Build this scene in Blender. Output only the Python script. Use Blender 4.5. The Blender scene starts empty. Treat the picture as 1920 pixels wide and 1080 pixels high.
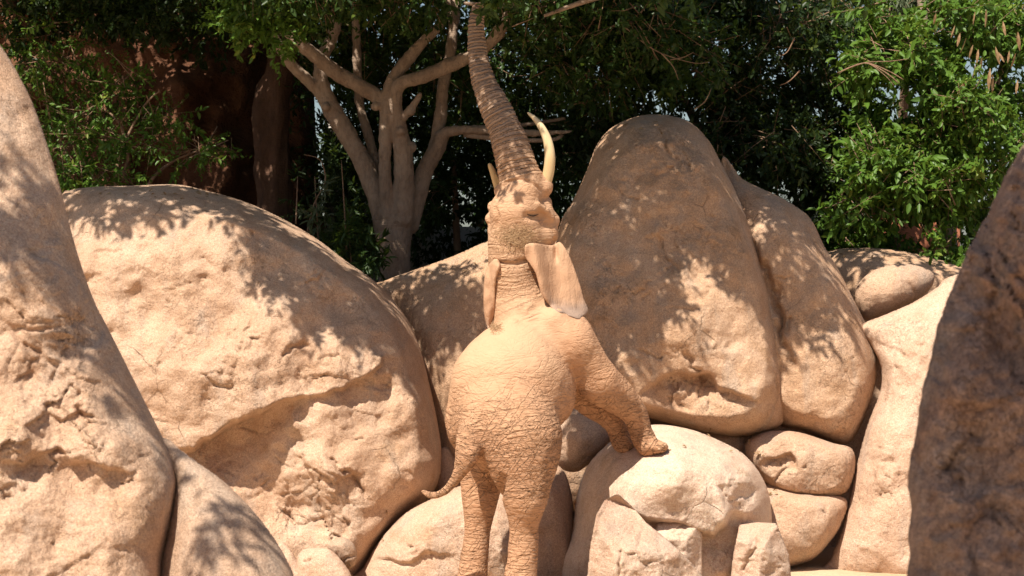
import bpy, math, random
import numpy as np
R = math.radians
rng = np.random.default_rng(7)
random.seed(7)
SC = bpy.context.scene
COL = SC.collection

# ---------------------------------------------------------------- camera, world, sun, exposure
F = 4330.0                       # focal length in photo pixels (1920 wide)
CAM_Y, CAM_Z = -22.0, 3.0
cam = bpy.data.cameras.new('camera'); camo = bpy.data.objects.new('camera', cam); COL.objects.link(camo)
camo.location = (0, CAM_Y, CAM_Z); camo.rotation_euler = (R(90), 0, 0)
cam.sensor_width = 36; cam.lens = 36 * F / 1920
cam.clip_start = 0.1; cam.clip_end = 3000
cam.dof.use_dof = True; cam.dof.focus_distance = 22.3; cam.dof.aperture_fstop = 4.0
SC.camera = camo

SUN_EL, SUN_AZ = 56.0, 30.0      # azimuth: to the left of straight behind the camera
w = bpy.data.worlds.new("World"); SC.world = w; w.use_nodes = True
wn = w.node_tree; sky = wn.nodes.new('ShaderNodeTexSky'); sky.sky_type = 'NISHITA'; sky.sun_disc = False
sky.sun_elevation = R(SUN_EL); sky.sun_rotation = R(180 + SUN_AZ)
sky.dust_density = 1.5
bg = wn.nodes['Background']; bg.inputs[1].default_value = 0.06
wn.links.new(sky.outputs[0], bg.inputs[0])
SUN = np.array([-math.sin(R(SUN_AZ)) * math.cos(R(SUN_EL)), -math.cos(R(SUN_AZ)) * math.cos(R(SUN_EL)), math.sin(R(SUN_EL))])
sl = bpy.data.lights.new('sun', 'SUN'); sl.energy = 5.0; sl.angle = R(0.53); sl.color = (1.0, 0.925, 0.80)
so = bpy.data.objects.new('sun', sl); COL.objects.link(so)
from mathutils import Vector
so.rotation_euler = Vector(SUN).to_track_quat('Z', 'Y').to_euler(); so.location = (-8, -18, 24)
vs = SC.view_settings; vs.view_transform = 'Standard'; vs.look = 'None'; vs.gamma = 1; vs.use_curve_mapping = False
vs.exposure = 0.72
SC.render.engine = 'CYCLES'

# ---------------------------------------------------------------- helpers
def P(px, py, d):
    """a point of the place: direction given in photo pixels, d metres in front of the camera"""
    return np.array([(px - 960) * d / F, d + CAM_Y, CAM_Z - (py - 540) * d / F])
def PV(px, py, d):
    return np.stack([(px - 960) * d / F, d + CAM_Y, CAM_Z - (py - 540) * d / F], -1)

def mesh_np(name, v, faces, smooth=True, attrs=None):
    """faces: int array (n,3) or (n,4), or a list of such arrays"""
    if not isinstance(faces, (list, tuple)): faces = [faces]
    faces = [f for f in faces if len(f)]
    me = bpy.data.meshes.new(name)
    nl = sum(f.size for f in faces); nf = sum(len(f) for f in faces)
    me.vertices.add(len(v)); me.vertices.foreach_set('co', np.ascontiguousarray(v, np.float32).ravel())
    me.loops.add(nl); me.loops.foreach_set('vertex_index', np.concatenate([f.ravel() for f in faces]).astype(np.int32))
    st = []; o = 0
    for f in faces:
        st.append(o + np.arange(len(f)) * f.shape[1]); o += f.size
    me.polygons.add(nf); me.polygons.foreach_set('loop_start', np.concatenate(st).astype(np.int32))
    me.update(calc_edges=True); me.validate()
    if smooth: me.polygons.foreach_set('use_smooth', np.ones(len(me.polygons), bool))
    if attrs:
        for k, (dom, a) in attrs.items():
            at = me.attributes.new(k, 'FLOAT', dom)
            if len(at.data) == len(a): at.data.foreach_set('value', a.astype(np.float32))
    return me

def link(name, me, mat=None, parent=None, loc=None):
    o = bpy.data.objects.new(name, me); COL.objects.link(o)
    if mat and me is not None and len(me.materials) == 0: me.materials.append(mat)
    if parent is not None: o.parent = parent
    if loc is not None: o.location = loc
    return o
def tag(o, label=None, cat=None, group=None, kind=None):
    if label: o['label'] = label
    if cat: o['category'] = cat
    if group: o['group'] = group
    if kind: o['kind'] = kind
    return o
def empty(name, loc=(0, 0, 0)):
    o = bpy.data.objects.new(name, None); COL.objects.link(o); o.location = loc; o.empty_display_size = .2
    return o

# vectorised gradient noise
_perm = rng.permutation(256).astype(np.int32); _perm = np.concatenate([_perm, _perm, _perm])
_grad = rng.normal(size=(256, 3)); _grad /= np.linalg.norm(_grad, axis=1)[:, None]
def pnoise(p):
    p = np.asarray(p, float); i = np.floor(p).astype(np.int64); f = p - i; i &= 255
    u = f * f * f * (f * (f * 6 - 15) + 10)
    out = 0
    for dx in (0, 1):
        wx = u[..., 0] if dx else 1 - u[..., 0]
        for dy in (0, 1):
            wy = u[..., 1] if dy else 1 - u[..., 1]
            for dz in (0, 1):
                wz = u[..., 2] if dz else 1 - u[..., 2]
                h = _perm[_perm[_perm[(i[..., 0] + dx) & 255] + ((i[..., 1] + dy) & 255)] + ((i[..., 2] + dz) & 255)]
                g = _grad[h]
                out = out + wx * wy * wz * (g[..., 0] * (f[..., 0] - dx) + g[..., 1] * (f[..., 1] - dy) + g[..., 2] * (f[..., 2] - dz))
    return out * 1.6
def fbm(p, oct=4, gain=.5):
    s = 0; a = 1; q = np.asarray(p, float)
    for k in range(oct):
        s = s + a * pnoise(q + 17.3 * k); q = q * 2.03; a *= gain
    return s
def sstep(a, b, x):
    t = np.clip((x - a) / (b - a), 0, 1); return t * t * (3 - 2 * t)

# ---------------------------------------------------------------- materials
class NT:
    def __init__(s, name):
        s.m = bpy.data.materials.new(name); s.m.use_nodes = True; s.t = s.m.node_tree
        s.b = s.t.nodes['Principled BSDF']; s.out = s.t.nodes['Material Output']
        s.co = s.t.nodes.new('ShaderNodeTexCoord').outputs['Object']
    def n(s, t): return s.t.nodes.new(t)
    def L(s, a, b): s.t.links.new(a, b)
    def put(s, sock, v):
        if hasattr(v, 'links') or isinstance(v, bpy.types.NodeSocket): s.L(v, sock)
        else: sock.default_value = v
    def noise(s, scale, detail=4, rough=.55, co=None, dist=0):
        n = s.n('ShaderNodeTexNoise'); n.inputs['Scale'].default_value = scale; n.inputs['Detail'].default_value = detail
        n.inputs['Roughness'].default_value = rough; n.inputs['Distortion'].default_value = dist
        s.L(co or s.co, n.inputs['Vector']); return n.outputs[0]
    def voro(s, scale, feat='DISTANCE_TO_EDGE', co=None):
        n = s.n('ShaderNodeTexVoronoi'); n.feature = feat; n.inputs['Scale'].default_value = scale
        s.L(co or s.co, n.inputs['Vector']); return n.outputs[0]
    def ramp(s, fac, stops):
        n = s.n('ShaderNodeValToRGB'); e = n.color_ramp.elements
        while len(e) < len(stops): e.new(.5)
        for el, (p, c) in zip(e, stops):
            el.position = p; el.color = (c, c, c, 1) if not isinstance(c, tuple) else (*c, 1)
        s.L(fac, n.inputs[0]); return n.outputs[0]
    def math(s, op, a, b=0.0, c=None):
        n = s.n('ShaderNodeMath'); n.operation = op
        s.put(n.inputs[0], a); s.put(n.inputs[1], b)
        if c is not None: s.put(n.inputs[2], c)
        return n.outputs[0]
    def mix(s, fac, a, b, mode='MIX'):
        n = s.n('ShaderNodeMix'); n.data_type = 'RGBA'; n.blend_type = mode
        s.put(n.inputs[0], fac)
        for sock, v in ((n.inputs[6], a), (n.inputs[7], b)):
            if isinstance(v, tuple): sock.default_value = (*v, 1) if len(v) == 3 else v
            else: s.L(v, sock)
        return n.outputs[2]
    def attr(s, name):
        n = s.n('ShaderNodeAttribute'); n.attribute_name = name; return n.outputs['Fac']
    def vadd(s, a, b, scale):
        m = s.n('ShaderNodeVectorMath'); m.operation = 'SCALE'; s.L(b, m.inputs[0]); m.inputs['Scale'].default_value = scale
        n = s.n('ShaderNodeVectorMath'); n.operation = 'ADD'; s.L(a, n.inputs[0]); s.L(m.outputs[0], n.inputs[1]); return n.outputs[0]
    def ncol(s, scale, detail=3):
        n = s.n('ShaderNodeTexNoise'); n.inputs['Scale'].default_value = scale; n.inputs['Detail'].default_value = detail
        s.L(s.co, n.inputs['Vector']); return n.outputs['Color']
    def scaled(s, vec, co=None):
        m = s.n('ShaderNodeMapping'); m.inputs['Scale'].default_value = vec; s.L(co or s.co, m.inputs['Vector']); return m.outputs[0]
    def bump(s, h, dist, strength=1, prev=None):
        n = s.n('ShaderNodeBump'); n.inputs['Distance'].default_value = dist; n.inputs['Strength'].default_value = strength
        s.L(h, n.inputs['Height'])
        if prev is not None: s.L(prev, n.inputs['Normal'])
        return n.outputs[0]
    def done(s, col=None, rough=.9, normal=None, spec=.2):
        if col is not None: s.put(s.b.inputs['Base Color'], col if not isinstance(col, tuple) else (*col, 1))
        s.put(s.b.inputs['Roughness'], rough); s.b.inputs['Specular IOR Level'].default_value = spec
        if normal is not None: s.L(normal, s.b.inputs['Normal'])
        return s.m

def rock_mat(name, base, pale, dark, grain=1.0, crack=.5, stain=(.30, .16, .07), grey=(.34, .29, .25), ms=1.0):
    t = NT(name)
    big = t.noise(.9 * ms, 5, .6); med = t.noise(4.5 * ms, 6, .62); fine = t.noise(42, 4, .7); spk = t.noise(150, 2, .6)
    c = t.mix(t.ramp(big, [(.34, 0.), (.66, 1.)]), base, pale)
    c = t.mix(t.math('MULTIPLY', t.ramp(med, [(.42, 0.), (.72, 1.)]), .55), c, dark)
    streak = t.noise(2.6, 5, .6, t.scaled((1.6, 1.6, .35)))
    c = t.mix(t.math('MULTIPLY', t.ramp(streak, [(.52, 0.), (.70, 1.)]), .45), c, grey)
    st = t.noise(1.7, 6, .65, t.scaled((1, 1, 1.4)))
    c = t.mix(t.math('MULTIPLY', t.ramp(st, [(.56, 0.), (.72, 1.)]), .5), c, stain)
    c = t.mix(.5, c, t.ramp(t.noise(55, 3, .75), [(.32, (.30, .26, .23)), (.5, (.5, .5, .5)), (.66, (.72, .70, .67))]), 'OVERLAY')
    c = t.mix(.55, c, t.ramp(spk, [(.30, (.25, .22, .2)), (.5, (.5, .5, .5)), (.72, (.8, .78, .74))]), 'OVERLAY')
    cd = t.vadd(t.co, t.ncol(2.2, 4), .35)
    ve = t.voro(1.5, co=cd)
    cr = t.ramp(ve, [(0., 0.), (.014, 1.)])
    mask = t.ramp(t.noise(1.3, 3), [(.57, 0.), (.66, 1.)])
    crk = t.math('SUBTRACT', 1, t.math('MULTIPLY', t.math('SUBTRACT', 1, cr), t.math('MULTIPLY', mask, crack)))
    c = t.mix(t.math('MULTIPLY', t.math('SUBTRACT', 1, crk), .6), c, (.12, .07, .04))
    chip = t.math('MULTIPLY', t.noise(5.5, 6, .6, cd), 9.0); fl = t.math('FLOOR', chip); fr = t.math('SUBTRACT', chip, fl)
    chip = t.math('ADD', fl, t.ramp(fr, [(.80, 0.), (1., 1.)]))
    cm = t.ramp(t.noise(1.6, 4, .6), [(.46, 0.), (.60, 1.)])
    b = t.bump(crk, .02)
    nb = t.n('ShaderNodeBump'); nb.inputs['Distance'].default_value = .012 * grain; t.L(cm, nb.inputs['Strength']); t.L(chip, nb.inputs['Height']); t.L(b, nb.inputs['Normal']); b = nb.outputs[0]
    b = t.bump(med, .022, .9, b)
    b = t.bump(t.noise(17, 5, .7), .011 * grain, 1, b)
    b = t.bump(fine, .014 * grain, 1, b)
    b = t.bump(spk, .006 * grain, 1, b)
    return t.done(c, .93, b, .15)

M = {}
M['tan'] = rock_mat('tan_rock', (.53, .345, .235), (.61, .43, .312), (.42, .255, .16))
M['beige'] = rock_mat('beige_rock', (.57, .385, .275), (.63, .455, .345), (.46, .28, .185), .9, .4)
M['orange'] = rock_mat('orange_rock', (.52, .33, .21), (.59, .405, .285), (.42, .245, .135))
M['pale'] = rock_mat('pale_rock', (.62, .455, .345), (.68, .53, .425), (.52, .35, .25), .7, .4, (.46, .29, .16))
M['pink'] = rock_mat('pink_rock', (.60, .42, .31), (.66, .50, .39), (.52, .30, .20), 1.3, .6, (.50, .24, .12))
M['cool'] = rock_mat('greyish_rock', (.48, .325, .23), (.56, .415, .315), (.38, .23, .15), 1.1, .4)
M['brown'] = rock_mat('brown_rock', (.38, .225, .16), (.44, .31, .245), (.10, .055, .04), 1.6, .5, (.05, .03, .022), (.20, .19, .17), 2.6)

t = NT('sand'); a = t.noise(.7, 5); b_ = t.noise(60, 4, .7)
M['sand'] = t.done(t.mix(t.ramp(a, [(.3, 0.), (.7, 1.)]), (.52, .36, .22), (.60, .45, .30)), .95, t.bump(b_, .012, 1, t.bump(t.noise(9, 5), .04)))
t = NT('soil'); a = t.noise(3, 6)
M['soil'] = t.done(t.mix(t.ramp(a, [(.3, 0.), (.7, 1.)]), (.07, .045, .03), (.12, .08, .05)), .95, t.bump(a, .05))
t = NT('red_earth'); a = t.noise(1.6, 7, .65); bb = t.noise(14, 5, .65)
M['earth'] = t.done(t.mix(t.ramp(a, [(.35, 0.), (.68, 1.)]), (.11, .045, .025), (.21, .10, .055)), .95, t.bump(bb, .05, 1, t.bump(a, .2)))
def bark_mat(name, c1, c2, c3, sc=1):
    t = NT(name); a = t.noise(3.2, 6, .6, t.scaled((1.4, 1.4, .5))); f = t.noise(26 * sc, 5, .65, t.scaled((1, 1, .4))); r = t.noise(14, 4, .6, t.scaled((.35, .35, 2.2)))
    c = t.mix(t.ramp(a, [(.36, 0.), (.62, 1.)]), c1, c2)
    c = t.mix(t.math('MULTIPLY', t.ramp(f, [(.45, 0.), (.75, 1.)]), .6), c, c3)
    return t.done(c, .85, t.bump(r, .02, .8, t.bump(f, .018, 1, t.bump(a, .05))), .2)
M['bark'] = bark_mat('smooth_bark', (.40, .295, .22), (.29, .205, .15), (.15, .10, .07))
M['bark_red'] = bark_mat('rough_red_bark', (.16, .085, .055), (.11, .06, .04), (.05, .03, .02), .6)
M['twig'] = bark_mat('twig_bark', (.34, .22, .14), (.25, .15, .10), (.15, .10, .07))

def leaf_mat(name, c1, c2, c3, rough=.42):
    t = NT(name); v = t.attr('leafv')
    c = t.ramp(v, [(0., c1), (.45, c2), (.80, c2), (1., c3)])
    t.done(c, rough, None, .25)
    tr = t.n('ShaderNodeBsdfTranslucent'); t.L(t.mix(.5, c, (.22, .30, .03)), tr.inputs[0])
    mx = t.n('ShaderNodeMixShader'); mx.inputs[0].default_value = .28
    t.L(t.b.outputs[0], mx.inputs[1]); t.L(tr.outputs[0], mx.inputs[2]); t.L(mx.outputs[0], t.out.inputs[0])
    return t.m
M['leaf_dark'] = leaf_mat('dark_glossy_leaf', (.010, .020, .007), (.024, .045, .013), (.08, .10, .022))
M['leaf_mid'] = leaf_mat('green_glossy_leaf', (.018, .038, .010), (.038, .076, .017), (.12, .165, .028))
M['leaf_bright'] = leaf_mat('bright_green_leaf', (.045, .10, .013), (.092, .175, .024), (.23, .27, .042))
M['leaf_pale'] = leaf_mat('grey_green_leaf', (.08, .115, .06), (.13, .16, .09), (.24, .22, .12), .5)
M['leaf_dead'] = leaf_mat('dry_brown_leaf', (.22, .12, .06), (.36, .22, .12), (.46, .32, .19), .7)
t = NT('straw'); M['straw'] = t.done(t.mix(t.noise(30, 2), (.26, .15, .075), (.46, .295, .165)), .8)
t = NT('pale_concrete'); a = t.noise(4, 6, .6); M['concrete'] = t.done(t.mix(a, (.42, .38, .34), (.55, .51, .46)), .9, t.bump(a, .03))
t = NT('terracotta_paint'); a = t.noise(5, 5); M['terra'] = t.done(t.mix(a, (.50, .17, .09), (.60, .24, .13)), .9, t.bump(a, .01))

# ---------------------------------------------------------------- outline tools
def smooth_poly(pts, sub=5):
    p = np.array(pts, float); n = len(p); out = []
    for i in range(n):
        p0, p1, p2, p3 = p[i - 1], p[i], p[(i + 1) % n], p[(i + 2) % n]
        for k in range(sub):
            u = k / sub
            out.append(.5 * ((2 * p1) + (-p0 + p2) * u + (2 * p0 - 5 * p1 + 4 * p2 - p3) * u * u + (-p0 + 3 * p1 - 3 * p2 + p3) * u ** 3))
    return np.array(out)
def poly_sd(q, poly):
    """signed distance (inside > 0) and closest point of q (n,2) to the closed polygon"""
    a = poly; b = np.roll(poly, -1, 0); best = np.full(len(q), 1e18); cp = np.zeros_like(q); ins = np.zeros(len(q), bool)
    for (ax, ay), (bx, by) in zip(a, b):
        ex, ey = bx - ax, by - ay; L2 = ex * ex + ey * ey + 1e-12
        tt = np.clip(((q[:, 0] - ax) * ex + (q[:, 1] - ay) * ey) / L2, 0, 1)
        cx, cy = ax + tt * ex, ay + tt * ey; d2 = (q[:, 0] - cx) ** 2 + (q[:, 1] - cy) ** 2
        m = d2 < best; best[m] = d2[m]; cp[m, 0] = cx[m]; cp[m, 1] = cy[m]
        if ay != by:
            c = (ay > q[:, 1]) != (by > q[:, 1]); ins ^= c & (q[:, 0] < ex * (q[:, 1] - ay) / ey + ax)
    d = np.sqrt(best); return np.where(ins, d, -d), cp
def line_info(q, pl):
    """distance to open polyline, signed side (+ = to the right of travel seen on the photo, i.e. below a left-to-right line), param 0..1"""
    pl = np.array(pl, float); seg = np.linalg.norm(np.diff(pl, axis=0), axis=1); cum = np.concatenate([[0], np.cumsum(seg)])
    best = np.full(len(q), 1e18); side = np.zeros(len(q)); par = np.zeros(len(q))
    for i in range(len(seg)):
        a, b = pl[i], pl[i + 1]; e = b - a; L2 = e @ e + 1e-12
        tt = np.clip(((q - a) @ e) / L2, 0, 1); c = a + tt[:, None] * e; d2 = ((q - c) ** 2).sum(1)
        m = d2 < best; best[m] = d2[m]
        cr = e[0] * (q[:, 1] - a[1]) - e[1] * (q[:, 0] - a[0]); side[m] = np.sign(cr[m]); par[m] = (cum[i] + tt[m] * seg[i]) / cum[-1]
    return np.sqrt(best), side, par
def poisson(mask, it=60):
    ny, nx = mask.shape
    if min(ny, nx) > 24:
        c = poisson(mask[::2, ::2], it)
        u = np.repeat(np.repeat(c, 2, 0), 2, 1)[:ny, :nx] * 4
        u = np.where(mask, u, 0)
    else:
        u = np.zeros(mask.shape); it = 500
    for _ in range(it):
        n = np.zeros_like(u)
        n[1:-1, 1:-1] = .25 * (u[2:, 1:-1] + u[:-2, 1:-1] + u[1:-1, 2:] + u[1:-1, :-2] + 1)
        u = np.where(mask, n, 0)
    return u

def cells(p):
    """angular broken plates: per-cell height plus tilt, and distance to the cell edge"""
    i = np.floor(p).astype(np.int64); b1 = np.full(len(p), 9.); b2 = b1.copy(); hv = np.zeros(len(p))
    for dx in (-1, 0, 1):
        for dy in (-1, 0, 1):
            cx_ = i[:, 0] + dx; cy_ = i[:, 1] + dy; h0 = _perm[_perm[cx_ & 255] + (cy_ & 255)]
            g = _grad[h0]; c = np.stack([cx_ + .5 + .45 * g[:, 0], cy_ + .5 + .45 * g[:, 1]], 1); dv = p - c; dd = np.hypot(dv[:, 0], dv[:, 1])
            val = _grad[(h0 + 31) & 255][:, 2] + .9 * (_grad[(h0 + 77) & 255][:, :2] * dv).sum(1)
            m = dd < b1; b2 = np.where(m, b1, np.minimum(b2, dd)); hv = np.where(m, val, hv); b1 = np.where(m, dd, b1)
    return hv, b2 - b1
# ---------------------------------------------------------------- rocks
SURF = {}
def rock(name, label, outline, d0, T, mat, group='boulders of the enclosure wall', step=4, p=.5, lean=(0, 0), feats=(), rough=1.0, back=.6,
         facets=None, seed=0, sub=5, key=None, flat=0.0, cat='boulder', kind=None, cracks=5, jag=0):
    poly = smooth_poly(outline, sub) if sub > 1 else np.array(outline, float)
    if jag: poly = poly + jag * np.stack([fbm(np.stack([poly[:, 0] / 40, poly[:, 1] / 40, poly[:, 0] * 0 + 3], 1), 3), poly[:, 0] * 0], 1)
    lo = poly.min(0) - 2 * step; hi = poly.max(0) + 2 * step
    xs = np.arange(lo[0], hi[0], step); ys = np.arange(lo[1], hi[1], step)
    X, Y = np.meshgrid(xs, ys); q = np.stack([X.ravel(), Y.ravel()], 1)
    sd, cp = poly_sd(q, poly); sd2 = sd.reshape(X.shape)
    u = poisson(sd2 > 0); u = (u / u.max()).ravel()
    inside = sd > 0
    use = sd > -step * .999
    q2 = np.where(inside[:, None], q, cp)
    h = T * np.power(np.clip(u, 0, 1), p)
    if flat: h = T * np.minimum(np.power(np.clip(u, 0, 1), p) * (1 + flat), 1 - 0.0) * .5 + h * .5
    ramp_edge = np.clip(sd / (3 * step), 0, 1)
    cx, cy = poly.mean(0); ppm = d0 / F
    wp = np.stack([q2[:, 0] * ppm, q2[:, 1] * ppm, np.full(len(q), seed * 7.7)], 1)
    if facets:
        pl = None
        for (fx, fy, h0, gx, gy) in facets:
            v = h0 + gx * (q2[:, 0] - fx) * ppm + gy * (q2[:, 1] - fy) * ppm
            pl = v if pl is None else np.minimum(pl, v)
        h = np.minimum(h, pl + .02 * fbm(wp * 5, 4))
    # broad swellings, middling lumps and small pits
    dh = rough * ramp_edge * (.10 * T * fbm(wp * 1.3, 3) + .012 * fbm(wp * 5, 4) + .005 * fbm(wp * 24, 3))
    for f in feats:
        k = f[0]
        if k == 'bump':
            _, bx, by, rx, ry, amp = f
            dh = dh + amp * np.exp(-(((q[:, 0] - bx) / rx) ** 2 + ((q[:, 1] - by) / ry) ** 2))
        elif k == 'ledge':      # below the line the face is cut back by amp, returning over 'width' px
            _, line, amp, width, soft = f
            qq = q + 7 * np.stack([fbm(wp * 4, 3), fbm(wp * 4 + 9, 3)], 1)
            dd, side, par = line_info(qq, line)
            if callable(amp): amp_ = amp(par)
            else: amp_ = amp * np.clip(np.minimum(par, 1 - par) * 5, 0, 1)
            s = dd * side
            dh = dh - amp_ * sstep(-soft, soft, s) * np.clip(1 - s / width, 0, 1) ** .8
        elif k == 'crack':
            _, line, wd, dep = f
            qq = q + 9 * np.stack([fbm(wp * 5, 3), fbm(wp * 5 + 9, 3)], 1)
            dd, side, par = line_info(qq, line)
            dh = dh - dep * np.exp(-(dd / wd) ** 2) * np.clip(np.minimum(par, 1 - par) * 6, .1, 1)
        elif k == 'flakes':     # layered, broken-off patches
            _, bx, by, rx, ry, amp, sc = f
            m = np.clip(1.35 - np.sqrt(((q[:, 0] - bx) / rx) ** 2 + ((q[:, 1] - by) / ry) ** 2), 0, 1)
            m = sstep(0, .6, m + .35 * fbm(wp * 2.5 + 3, 3))
            pw = wp[:, :2] * sc + .35 * np.stack([fbm(wp * sc * .9 + 5, 3), fbm(wp * sc * .9 + 15, 3)], 1)
            h1, e1 = cells(pw * 1.1); h2, e2 = cells(pw * 2.4 + 7)
            v = fbm(wp * sc * .8 + 5, 4) * 2.6; fl = np.floor(v); fr = v - fl
            dh = dh + amp * m * (.7 * h1 + .4 * h2 - .25 * np.exp(-(e2 / .06) ** 2) - .35 * np.exp(-(e1 / .05) ** 2) + .45 * (fl + sstep(.85, 1, fr)))
    # scattered short jagged cracks
    lr = np.random.default_rng(seed + 100); xr = poly[:, 0].max() - poly[:, 0].min(); yr = poly[:, 1].max() - poly[:, 1].min()
    for _ in range(cracks):
        a0 = np.array([poly[:, 0].min() + xr * lr.random(), poly[:, 1].min() + yr * lr.random()]); an = lr.random() * 6.28; ln = 10 + 50 * lr.random() ** 2; lnn = [a0]
        for kk in range(4): an += lr.normal() * .8; lnn.append(lnn[-1] + ln * .35 * np.array([math.cos(an), .8 * math.sin(an)]))
        mm = (np.abs(q[:, 0] - a0[0]) < 90) & (np.abs(q[:, 1] - a0[1]) < 90)
        if mm.sum() < 10: continue
        dd, side, par = line_info(q[mm] + 4 * np.stack([fbm(wp[mm] * 9, 2), fbm(wp[mm] * 9 + 9, 2)], 1), lnn); env = np.clip(np.minimum(par, 1 - par) * 5, 0, 1)
        dh[mm] -= env * ((.008 + .024 * lr.random()) * np.exp(-(dd / 1.9) ** 2) + .009 * (side > 0) * np.exp(-dd / (6 + 8 * lr.random())))
    h = h + dh * np.where(inside, 1, .3)
    d = d0 - h + lean[0] * (q2[:, 0] - cx) / 1000 + lean[1] * (q2[:, 1] - cy) / 1000
    idx = -np.ones(len(q), int)
    nx = len(xs); ny = len(ys)
    U = use.reshape(ny, nx)
    cell = U[:-1, :-1] & U[1:, :-1] & U[:-1, 1:] & U[1:, 1:]
    I = np.arange(nx * ny).reshape(ny, nx)
    ins2 = inside.reshape(ny, nx)
    cell &= ins2[:-1, :-1] | ins2[1:, :-1] | ins2[:-1, 1:] | ins2[1:, 1:]
    quads = np.stack([I[:-1, :-1][cell], I[1:, :-1][cell], I[1:, 1:][cell], I[:-1, 1:][cell]], 1)
    used = np.unique(quads); idx[used] = np.arange(len(used))
    vf = PV(q2[used, 0], q2[used, 1], d[used])
    # back half, sharing the rim
    hb = back * T * np.power(np.clip(u, 0, 1), .5)
    bi = used[inside[used]]; idb = idx.copy(); idb[bi] = len(used) + np.arange(len(bi))
    db = d0 + hb[bi] + lean[0] * (q2[bi, 0] - cx) / 1000 + lean[1] * (q2[bi, 1] - cy) / 1000 + .01
    vb = PV(q2[bi, 0], q2[bi, 1], db)
    v = np.concatenate([vf, vb]); base = P(cx, poly[:, 1].max(), d0)
    me = mesh_np(name, v - base, [idx[quads], idb[quads][:, ::-1]])
    o = link(name, me, M[mat] if isinstance(mat, str) else mat, loc=base)
    tag(o, label, cat, group, kind)
    if True:
        D = d.reshape(ny, nx); Uu = inside.reshape(ny, nx)
        def samp(px, py):
            fx = min(max((px - xs[0]) / step, 0), nx - 2.01); fy = min(max((py - ys[0]) / step, 0), ny - 2.01); i = int(fx); j = int(fy); a = fx - i; b = fy - j
            if not Uu[j, i]:
                if not (0 <= px - xs[0] < step * nx and 0 <= py - ys[0] < step * ny): return None
                return None
            return (D[j, i] * (1 - a) + D[j, i + 1] * a) * (1 - b) + (D[j + 1, i] * (1 - a) + D[j + 1, i + 1] * a) * b
        SURF[key or len(SURF)] = samp
    return o

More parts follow.
